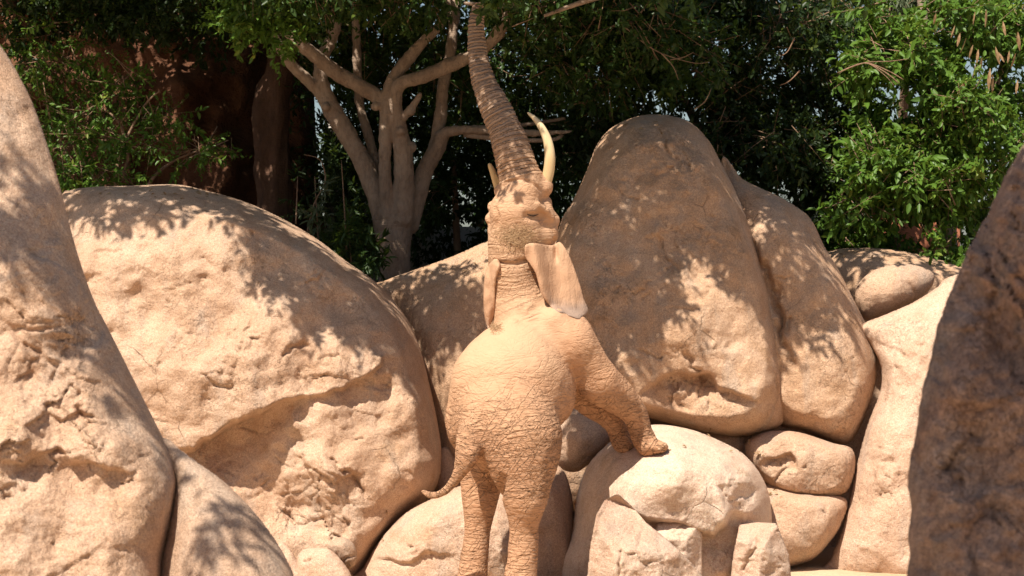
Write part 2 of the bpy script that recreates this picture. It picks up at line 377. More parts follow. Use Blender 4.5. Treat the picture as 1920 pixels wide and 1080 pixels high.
# ---------------------------------------------------------------- implicit solids (elephant, trunks)
class Field:
    def __init__(s, lo, hi, h):
        s.lo = np.array(lo, float); s.h = h; s.n = np.ceil((np.array(hi) - s.lo) / h).astype(int) + 1
        s.f = np.full(tuple(s.n), 1.0, np.float32)
        s.ax = [s.lo[i] + h * np.arange(s.n[i]) for i in range(3)]
    def _win(s, lo, hi):
        a = np.clip(np.floor((lo - s.lo) / s.h).astype(int), 0, s.n); b = np.clip(np.ceil((hi - s.lo) / s.h).astype(int) + 1, 0, s.n)
        sl_ = tuple(slice(i, j) for i, j in zip(a, b))
        x = s.ax[0][sl_[0]][:, None, None]; y = s.ax[1][sl_[1]][None, :, None]; z = s.ax[2][sl_[2]][None, None, :]
        return sl_, x.astype(np.float32), y.astype(np.float32), z.astype(np.float32)
    def _comb(s, sl_, d, k, sub):
        a = s.f[sl_]
        if sub:
            d = -d; hh = np.clip(.5 + .5 * (d - a) / k, 0, 1)
            s.f[sl_] = a * (1 - hh) + d * hh + k * hh * (1 - hh)
        else:
            hh = np.clip(.5 + .5 * (d - a) / k, 0, 1)
            s.f[sl_] = d * (1 - hh) + a * hh - k * hh * (1 - hh)
    def cone(s, a, b, r1, r2, k=.05, sub=False):
        a = np.asarray(a, np.float32); b = np.asarray(b, np.float32); rm = max(r1, r2) + 2 * k + .06
        sl_, x, y, z = s._win(np.minimum(a, b) - rm, np.maximum(a, b) + rm)
        e = b - a; L2 = float(e @ e) + 1e-9
        t = np.clip(((x - a[0]) * e[0] + (y - a[1]) * e[1] + (z - a[2]) * e[2]) / L2, 0, 1)
        d = np.sqrt((x - a[0] - t * e[0]) ** 2 + (y - a[1] - t * e[1]) ** 2 + (z - a[2] - t * e[2]) ** 2) - (r1 + (r2 - r1) * t)
        s._comb(sl_, d, k, sub)
    def ball(s, c, r, k=.05, sub=False): s.cone(c, np.asarray(c) + 1e-4, r, r, k, sub)
    def ell(s, c, r, k=.05, sub=False):
        c = np.asarray(c, np.float32); r = np.asarray(r, np.float32); m = r + 2 * k + .06
        sl_, x, y, z = s._win(c - m, c + m)
        k0 = np.sqrt(((x - c[0]) / r[0]) ** 2 + ((y - c[1]) / r[1]) ** 2 + ((z - c[2]) / r[2]) ** 2)
        k1 = np.sqrt(((x - c[0]) / r[0] ** 2) ** 2 + ((y - c[1]) / r[1] ** 2) ** 2 + ((z - c[2]) / r[2] ** 2) ** 2)
        s._comb(sl_, k0 * (k0 - 1) / (k1 + 1e-6), k, sub)
    def mesh(s, relax=2):
        f = s.f; n = f.shape; neg = f < 0
        c = np.zeros(tuple(i - 1 for i in n), np.int8)
        offs = [(i, j, k) for i in (0, 1) for j in (0, 1) for k in (0, 1)]
        for o in offs: c += neg[o[0]:n[0] - 1 + o[0], o[1]:n[1] - 1 + o[1], o[2]:n[2] - 1 + o[2]]
        act = (c > 0) & (c < 8); A = np.argwhere(act)
        val = np.stack([f[A[:, 0] + o[0], A[:, 1] + o[1], A[:, 2] + o[2]] for o in offs], 1).astype(float)
        O = np.array(offs, float); acc = np.zeros((len(A), 3)); cnt = np.zeros(len(A))
        for i in range(8):
            for j in range(i + 1, 8):
                if np.abs(O[i] - O[j]).sum() == 1:
                    m = (val[:, i] < 0) != (val[:, j] < 0); t = val[:, i] / (val[:, i] - val[:, j] + 1e-20)
                    acc[m] += O[i] + t[m, None] * (O[j] - O[i]); cnt[m] += 1
        v = s.lo + s.h * (A + acc / cnt[:, None])
        idx = -np.ones(c.shape, np.int64); idx[act] = np.arange(len(A))
        quads = []
        for ax in range(3):
            b, cc = [(1, 2), (2, 0), (0, 1)][ax]
            s0 = [slice(None)] * 3; s1 = [slice(None)] * 3; s0[ax] = slice(0, n[ax] - 1); s1[ax] = slice(1, n[ax])
            for q in (b, cc): s0[q] = slice(1, n[q] - 1); s1[q] = slice(1, n[q] - 1)
            x0 = neg[tuple(s0)]; x1 = neg[tuple(s1)]
            E = np.argwhere(x0 != x1); flip = x0[tuple(E.T)]
            E = E + np.array([0 if q == ax else 1 for q in range(3)])
            def cell(db, dc):
                G = E.copy(); G[:, b] -= db; G[:, cc] -= dc; return idx[tuple(G.T)]
            Q = np.stack([cell(1, 1), cell(0, 1), cell(0, 0), cell(1, 0)], 1)
            Q[~flip] = Q[~flip][:, ::-1]; quads.append(Q)
        Q = np.concatenate(quads)
        for _ in range(relax):
            sm = np.zeros_like(v); ct = np.zeros(len(v))
            for i in range(4):
                for j in ((i + 1) % 4, (i + 3) % 4):
                    for k in range(3): sm[:, k] += np.bincount(Q[:, i], v[Q[:, j], k], len(v))
                    ct += np.bincount(Q[:, i], minlength=len(v))
            v = v * .4 + .6 * sm / ct[:, None]
        return v, Q
def vnormals(v, Q):
    n = np.cross(v[Q[:, 2]] - v[Q[:, 0]], v[Q[:, 3]] - v[Q[:, 1]]); out = np.zeros_like(v)
    for i in range(4):
        for k in range(3): out[:, k] += np.bincount(Q[:, i], n[:, k], len(v))
    return out / (np.linalg.norm(out, axis=1)[:, None] + 1e-12)

def tube_np(pts, rad, seg=8):
    """a round bar along pts, closed ends: verts and quads"""
    pts = np.array(pts, float); n = len(pts); V = []; Fq = []
    tg = np.gradient(pts, axis=0); tg /= np.linalg.norm(tg, axis=1)[:, None] + 1e-9
    up = np.array([.3, .2, 1.]);
    for i in range(n):
        a = np.cross(tg[i], up); 
        if np.linalg.norm(a) < .1: a = np.cross(tg[i], [1, 0, 0.])
        a /= np.linalg.norm(a); b = np.cross(tg[i], a)
        ang = np.arange(seg) * 2 * np.pi / seg
        V.append(pts[i] + rad[i] * (np.cos(ang)[:, None] * a + np.sin(ang)[:, None] * b))
    V = np.concatenate(V)
    for i in range(n - 1):
        k = np.arange(seg); Fq.append(np.stack([i * seg + k, i * seg + (k + 1) % seg, (i + 1) * seg + (k + 1) % seg, (i + 1) * seg + k], 1))
    Fq = np.concatenate(Fq)
    k = np.arange(1, seg - 2, 1)
    caps = [[0, seg - 1 - j, seg - 2 - j] for j in range(seg - 2)] + [[(n - 1) * seg, (n - 1) * seg + j + 1, (n - 1) * seg + j + 2] for j in range(seg - 2)]
    return V, Fq, np.array(caps)
def curve_pts(pts, sub=6):
    p = np.array(pts, float); out = []
    for i in range(len(p) - 1):
        p0, p1, p2, p3 = p[max(i - 1, 0)], p[i], p[i + 1], p[min(i + 2, len(p) - 1)]
        for k in range(sub):
            u = k / sub; out.append(.5 * ((2 * p1) + (-p0 + p2) * u + (2 * p0 - 5 * p1 + 4 * p2 - p3) * u * u + (-p0 + 3 * p1 - 3 * p2 + p3) * u ** 3))
    out.append(p[-1]); return np.array(out)
def tubes_mesh(name, lst, seg=7):
    V = []; Q = []; C = []; o = 0
    for pts, rad in lst:
        v, q, c = tube_np(pts, rad, seg); V.append(v); Q.append(q + o); C.append(c + o); o += len(v)
    return mesh_np(name, np.concatenate(V), [np.concatenate(Q), np.concatenate(C)])

# ---------------------------------------------------------------- leaves
def leaves_mesh(name, pos, axis, nrm, length, wid, val):
    n = len(pos)
    axis = axis / (np.linalg.norm(axis, axis=1)[:, None] + 1e-9)
    side = np.cross(nrm, axis); side /= np.linalg.norm(side, axis=1)[:, None] + 1e-9
    nn = np.cross(axis, side)
    L = length[:, None]; W = (length * wid)[:, None]
    def pt(a, b, c): return pos + axis * L * a + side * W * b + nn * L * c
    v = np.stack([pt(0, 0, 0), pt(.32, .5, .05), pt(.70, .40, .03), pt(1, 0, -.12), pt(.70, -.40, .03), pt(.32, -.5, .05), pt(.5, 0, -.05)], 1).reshape(-1, 3)
    b = np.arange(n)[:, None] * 7
    qa = np.concatenate([b + np.array([[0, 6, 2, 1]]), b + np.array([[0, 5, 4, 6]])])
    ta = np.concatenate([b + np.array([[6, 3, 2]]), b + np.array([[6, 4, 3]])])
    vv = np.concatenate([val, val, val, val])
    return mesh_np(name, v, [qa, ta], smooth=False, attrs={'leafv': ('FACE', vv)})
def unit(a): return a / (np.linalg.norm(a, axis=-1, keepdims=True) + 1e-9)
def foliage(blobs, leaf=.085, per=11, twig=.30, wid=.42, shell=.6, droop=.25, up=.9):
    """blobs: (centre xyz, radii xyz, number of leaves). Returns leaf arrays and twig axes"""
    Ps, As, Ns, Ls, Vs, Tw = [], [], [], [], [], []
    for c, r, n in blobs:
        m = max(1, int(n / per)); dirs = unit(rng.normal(size=(m, 3))); rad = rng.random(m) ** (shell / 1.6)
        lump = 1 + .35 * pnoise(dirs * 2.2 + np.array(c)); cen = np.array(c) + dirs * rad[:, None] * np.array(r) * lump[:, None]
        td = unit(dirs * .8 + rng.normal(size=(m, 3)) * .7 + np.array([0, 0, -droop])); tl = twig * (.6 + .8 * rng.random(m))
        Tw.append((cen, td, tl)); tv = rng.random(m); tv2 = rng.random(m)
        for k in range(per):
            f = (k + rng.random(m) * .6) / per
            base = cen + td * (tl * f)[:, None]
            ax = unit(td * .6 + rng.normal(size=(m, 3)) * .75 + np.array([0, 0, -droop]))
            nr = unit(np.array([0, -.25, up]) + dirs * .45 + rng.normal(size=(m, 3)) * .55)
            Ps.append(base); As.append(ax); Ns.append(nr); Ls.append(leaf * (.55 + .9 * tv2) * (.75 + .45 * rng.random(m))); Vs.append(np.clip(.55 * tv + .5 * rng.random(m) - .02, 0, 1))
    return (np.concatenate(Ps), np.concatenate(As), np.concatenate(Ns), np.concatenate(Ls), np.concatenate(Vs)), Tw
def foliage_obj(name, mat, parent, blobs, wid=.42, kind='stuff', **kw):
    (p, a, n, l, v), tw = foliage(blobs, wid=wid, **kw)
    org = np.array(parent.location) if parent is not None else np.zeros(3)
    me = leaves_mesh(name, p - org, a, n, l, wid, v)
    o = link(name, me, mat, parent)
    if kind: o['kind'] = kind
    return o, tw
def twigs_obj(name, parent, tw, every=3, r=.005):
    org = np.array(parent.location); lst = []
    for c, d, l in tw:
        for i in range(0, len(c), every):
            a = c[i] - d[i] * l[i] * .8; b = c[i] + d[i] * l[i]
            lst.append((np.stack([a, (a + b) / 2 + rng.normal(size=3) * .02, b]) - org, [r * 1.4, r, r * .5]))
    o = link(name, tubes_mesh(name, lst, 3), M['twig'], parent); o['kind'] = 'stuff'; return o
def B(px, py, d, rx, ry, rd, n):
    """leaf blob; rx, ry in photo pixels at distance d, rd in metres"""
    return (P(px, py, d), (rx * d / F, rd, ry * d / F), n)
def front(px, py, d):
    c = [x for x in (f(px, py) for f in SURF.values()) if x is not None and x > 19]
    return min(c, key=lambda x: abs(x - d)) if c else d
def SH(px, py, d, s, rx, ry, n, thick=.35):
    """bough that stands between the sun and the place seen at (px,py,d), s metres up the sun's direction"""
    return (P(px, py, d) + SUN * s, (rx * d / F, .5 * ry * d / F + thick * .4, thick), n)

# ================================================================ SETTING
def sheet_grid(name, x0, x1, y0, y1, z, mat, n=60, amp=.04, label=None):
    xs = np.linspace(x0, x1, n); ys = np.linspace(y0, y1, n); X, Y = np.meshgrid(xs, ys)
    v = np.stack([X.ravel(), Y.ravel(), np.full(X.size, float(z))], 1); v[:, 2] += amp * fbm(v * .8, 4)
    I = np.arange(n * n).reshape(n, n); q = np.stack([I[:-1, :-1].ravel(), I[:-1, 1:].ravel(), I[1:, 1:].ravel(), I[1:, :-1].ravel()], 1)
    o = link(name, mesh_np(name, v, q), M[mat]); tag(o, label, kind='structure'); return o
sheet_grid('ground', -40, 40, -45, 5, 0, 'sand', 160, .03, 'pale sandy ground of the enclosure floor')
# raised planted ground behind the boulders, running out to the horizon
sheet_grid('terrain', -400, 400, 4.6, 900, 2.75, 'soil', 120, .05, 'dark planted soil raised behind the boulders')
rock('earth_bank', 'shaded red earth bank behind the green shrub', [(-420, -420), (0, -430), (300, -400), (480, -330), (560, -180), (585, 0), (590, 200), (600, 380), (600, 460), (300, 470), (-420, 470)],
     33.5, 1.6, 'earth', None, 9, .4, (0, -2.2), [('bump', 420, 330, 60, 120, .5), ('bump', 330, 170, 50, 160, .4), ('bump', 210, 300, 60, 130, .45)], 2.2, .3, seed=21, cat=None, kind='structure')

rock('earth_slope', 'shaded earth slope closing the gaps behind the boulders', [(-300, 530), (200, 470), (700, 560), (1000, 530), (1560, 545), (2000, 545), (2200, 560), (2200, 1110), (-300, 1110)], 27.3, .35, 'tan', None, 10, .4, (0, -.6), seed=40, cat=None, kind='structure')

# ================================================================ BOULDERS
rock('boulder', 'huge domed tan boulder left of the elephant with a deep curved overhang',
     [(112, 372), (135, 356), (180, 350), (250, 348), (330, 346), (380, 356), (450, 375), (520, 405), (590, 445), (650, 490), (700, 525), (740, 565), (770, 610), (790, 660),
      (805, 720), (820, 790), (828, 850), (822, 905), (795, 945), (750, 985), (715, 1030), (690, 1080), (670, 1130), (500, 1130), (300, 1050), (130, 760), (95, 480)],
     25.4, 1.45, 'tan', step=2.8, p=.42, lean=(0, -.9), seed=1, flat=.8, cracks=75, feats=[('flakes', 380, 600, 190, 130, .010, .9), ('flakes', 640, 760, 110, 70, .02, 1.3),
        ('ledge', [(285, 815), (330, 845), (365, 842), (420, 806), (480, 776), (540, 752), (600, 738), (645, 726), (690, 702), (716, 682), (716, 668), (680, 664)],
         lambda t: .62 * sstep(0, .28, t) * (1 - .78 * sstep(.36, .64, t)) * (1 - sstep(.88, 1, t)), 330, 5),
        ('bump', 480, 690, 200, 90, .16), ('bump', 650, 640, 60, 50, .06),
        ('crack', [(528, 690), (532, 668), (548, 650), (570, 640), (590, 646)], 3.2, .05), ('crack', [(425, 622), (455, 655), (470, 600), (475, 590)], 2.5, .03),
        ('crack', [(372, 700), (400, 718), (430, 726), (443, 712)], 2.5, .03), ('crack', [(190, 466), (215, 470), (238, 470)], 3, .03),
        ('crack', [(300, 640), (330, 650), (350, 625), (400, 630)], 2.2, .02), ('crack', [(440, 560), (470, 600), (462, 640)], 2.2, .02),
        ('flakes', 600, 930, 80, 75, .055, 1.5), ('flakes', 420, 640, 110, 60, .02, 2.4), ('flakes', 650, 665, 60, 40, .03, 2.),
        ('crack', [(600, 850), (660, 895), (690, 940)], 3.5, .06), ('crack', [(515, 945), (560, 985), (600, 968), (620, 1000), (660, 1030)], 3.5, .06), ('crack', [(600, 880), (602, 960)], 2.5, .04),
        ('bump', 690, 860, 100, 140, .12)])
rock('boulder', 'broad shaded tan boulder directly behind the elephant, between two giants',
     [(700, 545), (725, 525), (780, 505), (850, 480), (920, 450), (1000, 432), (1080, 450), (1150, 520), (1150, 960), (830, 960), (800, 830), (760, 640)],
     26.1, .75, 'orange', step=4, lean=(0, -1.0), seed=2, flat=.5)
rock('boulder', 'tallest boulder, a rounded brown tower right of the elephant with pitted hollow low down',
     [(1040, 500), (1050, 420), (1075, 375), (1100, 320), (1120, 270), (1150, 237), (1195, 218), (1240, 215), (1290, 227), (1328, 262), (1352, 305), (1380, 360), (1405, 420),
      (1430, 500), (1452, 580), (1462, 640), (1470, 720), (1472, 780), (1455, 803), (1400, 818), (1330, 812), (1260, 795), (1200, 780), (1130, 772), (1080, 762), (1050, 650)],
     25.5, 1.15, 'orange', step=3.2, p=.5, lean=(0, -1.3), seed=3, flat=.9, cracks=40, feats=[('flakes', 1300, 620, 130, 90, .010, 1.1),
        ('ledge', [(1190, 745), (1215, 722), (1240, 708), (1268, 700), (1292, 712), (1330, 700), (1345, 722), (1380, 735), (1430, 755)], .16, 95, 4),
        ('flakes', 1300, 735, 70, 36, .05, 3.2), ('crack', [(1278, 655), (1292, 668), (1300, 690), (1318, 705)], 4, .07), ('flakes', 1250, 290, 36, 40, .035, 3.4),
        ('crack', [(1240, 265), (1250, 285), (1275, 300)], 3.5, .05), ('crack', [(1235, 430), (1240, 470), (1262, 492), (1275, 510)], 3.5, .045), ('flakes', 1265, 500, 40, 26, .03, 2.6),
        ('crack', [(1250, 572), (1290, 580), (1330, 575)], 3, .025), ('bump', 1400, 740, 70, 50, .10), ('flakes', 1410, 760, 40, 26, .02, 3.5), ('bump', 1150, 660, 90, 120, .08)])
rock('boulder', 'leaning tan slab boulder against the right flank of the tallest boulder',
     [(1352, 300), (1392, 335), (1430, 354), (1480, 379), (1520, 410), (1545, 460), (1575, 510), (1600, 560), (1620, 600), (1640, 650), (1646, 690), (1635, 745), (1614, 800), (1590, 832),
      (1560, 830), (1500, 806), (1455, 792), (1400, 700), (1370, 500)],
     25.7, .85, 'orange', step=3.4, lean=(0, -1.3), seed=4, flat=.5, feats=[('crack', [(1450, 600), (1475, 660), (1500, 690)], 4, .04), ('flakes', 1530, 790, 26, 18, .04, 3.),
      ('bump', 1570, 700, 50, 90, .1), ('crack', [(1400, 440), (1440, 520), (1462, 600), (1470, 660)], 7, .16), ('crack', [(1475, 590), (1482, 610), (1478, 625)], 4, .06)])
rock('boulder', 'wide low boulder at upper right, behind the small wedged stone',
     [(1535, 490), (1560, 470), (1600, 465), (1645, 465), (1700, 472), (1760, 487), (1850, 512), (1900, 620), (1700, 660), (1590, 620)],
     27.2, .8, 'orange', step=4, lean=(0, -1.0), seed=5, flat=.3)
rock('boulder', 'small brownish stone wedged between the leaning slab and the pale right slope',
     [(1602, 562), (1605, 540), (1622, 518), (1650, 502), (1690, 494), (1730, 501), (1752, 516), (1742, 545), (1700, 576), (1655, 595), (1618, 599)],
     26.0, .42, 'tan', step=3, seed=6, rough=1.2, feats=[('crack', [(1700, 530), (1720, 555), (1690, 580)], 3, .03)])
rock('boulder', 'pale steep slab with rippled face at right, beside the dark foreground rock',
     [(1612, 612), (1660, 590), (1710, 568), (1755, 540), (1780, 519), (1860, 505), (1960, 540), (1960, 1088), (1540, 1088), (1556, 1050), (1580, 985), (1602, 890), (1625, 800), (1650, 735), (1652, 690), (1632, 645)],
     25.2, .75, 'beige', step=3.4, lean=(0, -1.2), seed=7, flat=.6, feats=[('flakes', 1695, 640, 50, 80, .03, 2.6), ('flakes', 1650, 880, 30, 60, .03, 3.4), ('bump', 1660, 820, 26, 160, .05),
      ('crack', [(1700, 620), (1680, 720), (1668, 800)], 5, .03), ('ledge', [(1690, 600), (1672, 680), (1660, 760)], .05, 60, 5)])
rock('boulder', 'oval tan stone with a chipped face, under the leaning slab',
     [(1397, 835), (1418, 815), (1450, 807), (1500, 811), (1560, 830), (1598, 842), (1603, 880), (1590, 920), (1560, 934), (1510, 936), (1460, 925), (1428, 900), (1404, 870)],
     24.9, .5, 'tan', step=2.6, seed=8, flat=.5, feats=[('ledge', [(1425, 866), (1450, 858), (1480, 850), (1492, 862), (1500, 885)], .10, 60, 3), ('flakes', 1465, 880, 34, 20, .03, 4)])
rock('boulder', 'rounded pale stone under the oval stone, near the sandy ground',
     [(1420, 930), (1445, 905), (1500, 922), (1585, 934), (1577, 985), (1552, 1022), (1522, 1050), (1470, 1066), (1425, 1075), (1400, 1000)],
     24.8, .55, 'tan', step=2.8, seed=9, flat=.4)
rock('boulder', 'dark shadowed stone in the gap under the tallest boulder', [(1310, 830), (1330, 808), (1400, 812), (1420, 840), (1400, 880), (1340, 880)], 25.3, .3, 'tan', step=4, seed=10)
rock('boulder', 'small shadowed stone wedged behind the elephant tail', [(818, 860), (828, 840), (845, 845), (862, 900), (850, 960), (818, 985), (812, 930)], 25.3, .2, 'tan', step=3, seed=31)
rock('boulder', 'large pale round boulder that carries both front feet of the elephant',
     [(1074, 985), (1084, 920), (1104, 870), (1140, 832), (1180, 808), (1230, 796), (1290, 804), (1340, 822), (1390, 848), (1420, 880), (1440, 920), (1447, 970), (1444, 1030), (1440, 1120), (1070, 1120)],
     24.1, 1.25, 'pale', step=2.8, p=.55, lean=(0, -.4), seed=11, flat=.35, key='foot', feats=[
        ('bump', 1262, 905, 95, 62, .22), ('ledge', [(1158, 925), (1178, 958), (1215, 975), (1250, 982), (1300, 996), (1338, 1000), (1366, 985), (1370, 955), (1345, 920)], .34, 160, 7),
        ('flakes', 1255, 890, 46, 16, .015, 4), ('flakes', 1385, 915, 32, 40, .035, 4.5), ('bump', 1405, 930, 26, 70, .06), ('crack', [(1340, 905), (1355, 920), (1375, 960)], 4, .05)])
rock('boulder', 'small grey tan stone peeking between the elephant belly and its front legs',
     [(1028, 830), (1045, 790), (1068, 767), (1095, 765), (1125, 780), (1146, 805), (1132, 840), (1104, 870), (1080, 885), (1050, 876)], 24.5, .36, 'cool', step=2.8, seed=12)
rock('boulder', 'tall shadowed boulder just right of the elephant hind legs', [(940, 940), (985, 890), (1030, 870), (1058, 884), (1074, 940), (1079, 1020), (1078, 1130), (930, 1130)], 24.2, .55, 'tan', step=3.4, seed=13, flat=.4)
rock('boulder', 'smooth pale low boulder behind the elephant hind legs',
     [(650, 1120), (682, 1062), (700, 1030), (722, 1000), (762, 960), (810, 935), (860, 912), (920, 905), (970, 925), (995, 1000), (1000, 1130)], 24.3, .8, 'beige', step=3, seed=14, flat=.3,
     feats=[('ledge', [(690, 1056), (730, 1046), (775, 1050), (800, 1035), (860, 1040)], .07, 40, 3), ('flakes', 790, 1030, 30, 14, .03, 3.5), ('crack', [(745, 1015), (752, 1040)], 2.5, .03), ('crack', [(810, 960), (805, 990), (815, 1005)], 2, .02)])
F2 = [(1160, 940, .16, .10, .75), (1130, 1020, .42, .95, .12), (1205, 1040, .50, -.25, .10), (1240, 1010, .22, -.50, 1.5), (1250, 1070, .42, -.75, .05)]
rock('boulder', 'jagged pink granite block leaning in front of the foot boulder',
     [(1096, 1130), (1101, 1075), (1106, 1025), (1118, 965), (1134, 937), (1158, 925), (1182, 946), (1212, 980), (1252, 1012), (1292, 1050), (1326, 1090), (1335, 1130)], 22.5, .6, 'pink', step=2.4, p=.2, seed=15, sub=1, rough=.8, facets=F2, cracks=4,
     feats=[('crack', [(1160, 1030), (1165, 1080)], 3, .04), ('flakes', 1200, 1050, 60, 40, .018, 3), ('crack', [(1205, 985), (1195, 1030), (1215, 1080)], 3, .03)], cat='rock', group='broken rocks at the foot of the boulders')
rock('boulder', 'small squarish pale rock between the pink block and the dark hollow', [(1226, 1000), (1232, 982), (1248, 976), (1290, 976), (1312, 984), (1317, 1005), (1316, 1130), (1222, 1130)], 23.1, .4, 'pale', step=2.6, p=.2, seed=16, sub=1, cracks=3,
     facets=[(1270, 1000, .28, 0, .9), (1270, 1030, .33, .1, -.1), (1300, 1040, .26, -1.2, 0)], cat='rock', group='broken rocks at the foot of the boulders', rough=1.2)
rock('boulder', 'upright angular pink rock at the right foot of the pale foot boulder', [(1366, 1130), (1372, 1060), (1376, 1030), (1386, 984), (1420, 979), (1455, 981), (1463, 998), (1480, 1042), (1487, 1130)], 23.2, .5, 'pink', step=2.4, p=.2, seed=17, sub=1, cracks=3,
     facets=[(1420, 1000, .24, .2, 1.3), (1400, 1030, .36, .5, .1), (1450, 1030, .34, -.9, -.1), (1470, 1060, .22, -1.3, .3)], cat='rock', group='broken rocks at the foot of the boulders', rough=.9, feats=[('crack', [(1425, 1000), (1405, 1050), (1390, 1080)], 3, .05), ('flakes', 1430, 1050, 40, 40, .015, 3)])
for lab, ol, d0, mt in [('flat pale stone low between the two left boulders', [(512, 1040), (525, 1016), (540, 1024), (560, 1055), (580, 1085), (585, 1130), (520, 1130)], 23.7, 'beige'),
                        ('broad pale slab stone at the foot of the huge domed boulder', [(556, 1055), (566, 1032), (590, 1027), (618, 1030), (640, 1050), (662, 1085), (670, 1130), (570, 1130)], 23.6, 'beige'),
                        ('small grey chipped stone beside the smooth low boulder', [(612, 1022), (640, 1006), (664, 1020), (670, 1045), (660, 1066), (640, 1060), (622, 1040)], 23.9, 'cool')]:
    rock('boulder', lab, ol, d0, .25, mt, step=2.6, p=.35, sub=3, seed=int(ol[0][0]), rough=1.2, cat='rock', group='broken rocks at the foot of the boulders')
# foreground
FG = 'rocks close to the viewer'
rock('boulder', 'tall craggy tan rock filling the left edge, close to the viewer',
     [(-60, 40), (-20, 60), (8, 95), (35, 140), (60, 190), (85, 260), (110, 340), (130, 420), (150, 490), (175, 560), (205, 620), (235, 680), (265, 740), (295, 800), (320, 850), (333, 895), (329, 940), (318, 1000), (305, 1060), (296, 1200), (290, 1470), (-500, 1470), (-500, 500), (-200, 80)],
     14.6, .9, 'tan', FG, 3.4, .5, (0, -.9), [
        ('flakes', 120, 980, 160, 120, .014, 1.5),
        ('flakes', 60, 600, 90, 140, .034, 1.9), ('flakes', 130, 790, 70, 60, .04, 2.2), ('flakes', 20, 880, 60, 60, .045, 2.0), ('flakes', 120, 700, 90, 60, .022, 2.4),
        ('ledge', [(-20, 850), (40, 875), (75, 850), (110, 840), (135, 868), (165, 862), (200, 878), (240, 888), (262, 872)], .085, 90, 4), ('bump', 200, 830, 80, 50, .07),
        ('ledge', [(90, 770), (120, 790), (150, 770), (190, 790)], .05, 60, 3), ('crack', [(140, 760), (170, 800), (150, 812)], 4, .04), ('crack', [(30, 640), (70, 660), (110, 690), (90, 730)], 5, .04),
        ('crack', [(320, 895), (318, 960), (300, 1060)], 5, .03)], 1.3, .5, seed=18, flat=.4, cracks=60)
rock('boulder', 'smooth greyish low boulder with leaf shadows, close to the viewer at lower left',
     [(300, 828), (316, 824), (335, 840), (372, 868), (420, 903), (468, 950), (508, 1000), (538, 1050), (553, 1090), (568, 1200), (565, 1480), (280, 1480), (290, 1200), (300, 1060), (313, 1000), (324, 940), (327, 895)], 14.2, .6, 'cool', FG, 4, .5, (0, -.6), seed=19, flat=.3, rough=.6)
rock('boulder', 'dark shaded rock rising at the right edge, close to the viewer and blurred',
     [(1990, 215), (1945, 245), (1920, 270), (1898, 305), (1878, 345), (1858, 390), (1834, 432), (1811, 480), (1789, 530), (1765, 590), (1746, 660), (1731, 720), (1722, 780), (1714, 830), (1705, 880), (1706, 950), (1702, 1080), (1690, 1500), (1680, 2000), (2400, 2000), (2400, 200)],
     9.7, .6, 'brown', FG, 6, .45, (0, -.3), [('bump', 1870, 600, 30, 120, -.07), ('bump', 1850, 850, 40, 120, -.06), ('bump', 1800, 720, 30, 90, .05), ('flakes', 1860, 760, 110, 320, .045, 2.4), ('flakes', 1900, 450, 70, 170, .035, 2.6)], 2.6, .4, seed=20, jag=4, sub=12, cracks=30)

# ================================================================ MAIN TREE
TD = 28.0
tr = empty('tree', P(740, 545, TD)); tag(tr, 'many stemmed tree with smooth tan bark left of the elephant trunk', 'tree', 'trees behind the boulders')
BR = {
 'bole': [(738, 580, 0, 36), (741, 500, 0, 31), (742, 440, 0, 33), (745, 400, 0, 34)],
 'a': [(728, 440, 0, 26), (700, 345, .1, 21), (652, 255, .15, 19), (612, 185, .15, 17), (600, 120, .2, 13), (628, 55, .3, 12), (640, -60, .4, 10)],
 'a2': [(608, 185, .15, 13), (572, 145, .1, 11), (535, 108, 0, 9), (515, 62, -.1, 8), (500, -20, -.2, 7)],
 'b': [(728, 196, -.15, 14), (690, 170, -.2, 15), (640, 142, -.25, 15), (590, 105, -.3, 14), (545, 65, -.35, 13), (500, 20, -.4, 12), (440, -60, -.4, 10)],
 'c': [(730, 420, -.1, 18), (722, 340, -.15, 13), (722, 260, -.2, 13), (727, 195, -.2, 14), (737, 150, -.2, 13), (768, 107, -.2, 12), (800, 72, -.2, 10), (830, 38, -.2, 8), (850, -30, -.2, 7)],
 'd': [(755, 410, -.1, 22), (757, 320, -.15, 19), (752, 260, -.2, 16), (742, 205, -.25, 13), (748, 160, -.3, 14), (790, 145, -.4, 13), (850, 120, -.5, 13), (905, 92, -.6, 12), (945, 45, -.7, 12), (975, -5, -.8, 12), (1010, -80, -.9, 10)],
 'e': [(765, 420, .1, 22), (795, 325, .15, 18), (822, 275, .1, 15), (838, 248, 0, 11), (900, 244, -.1, 7.5), (1000, 250, -.2, 6), (1070, 246, -.3, 4)],
 'e2': [(812, 290, .15, 14), (826, 215, .2, 13), (830, 160, .2, 12), (846, 90, .3, 11), (860, -60, .4, 9)],
 'e3': [(820, 280, .3, 10), (860, 210, .5, 9), (900, 150, .7, 8), (930, 60, .9, 7)],
 'f': [(730, 400, .25, 15), (692, 260, .35, 10), (674, 190, .4, 9), (668, 70, .4, 9), (664, -60, .4, 8)],
 'g': [(700, 200, .45, 10), (690, 120, .5, 10), (700, 20, .5, 10), (705, -60, .5, 9)],
 'stub': [(752, 225, -.25, 8), (772, 202, -.3, 7), (787, 178, -.32, 6.5)],
 'bk': [(1000, 235, -.1, 5), (960, 252, .0, 6), (1075, 222, -.2, 4)],
}
pts = np.array([P(a, b, TD + c) for ch in BR.values() for a, b, c, r in ch])
fd = Field(pts.min(0) - .35, pts.max(0) + .35, .017)
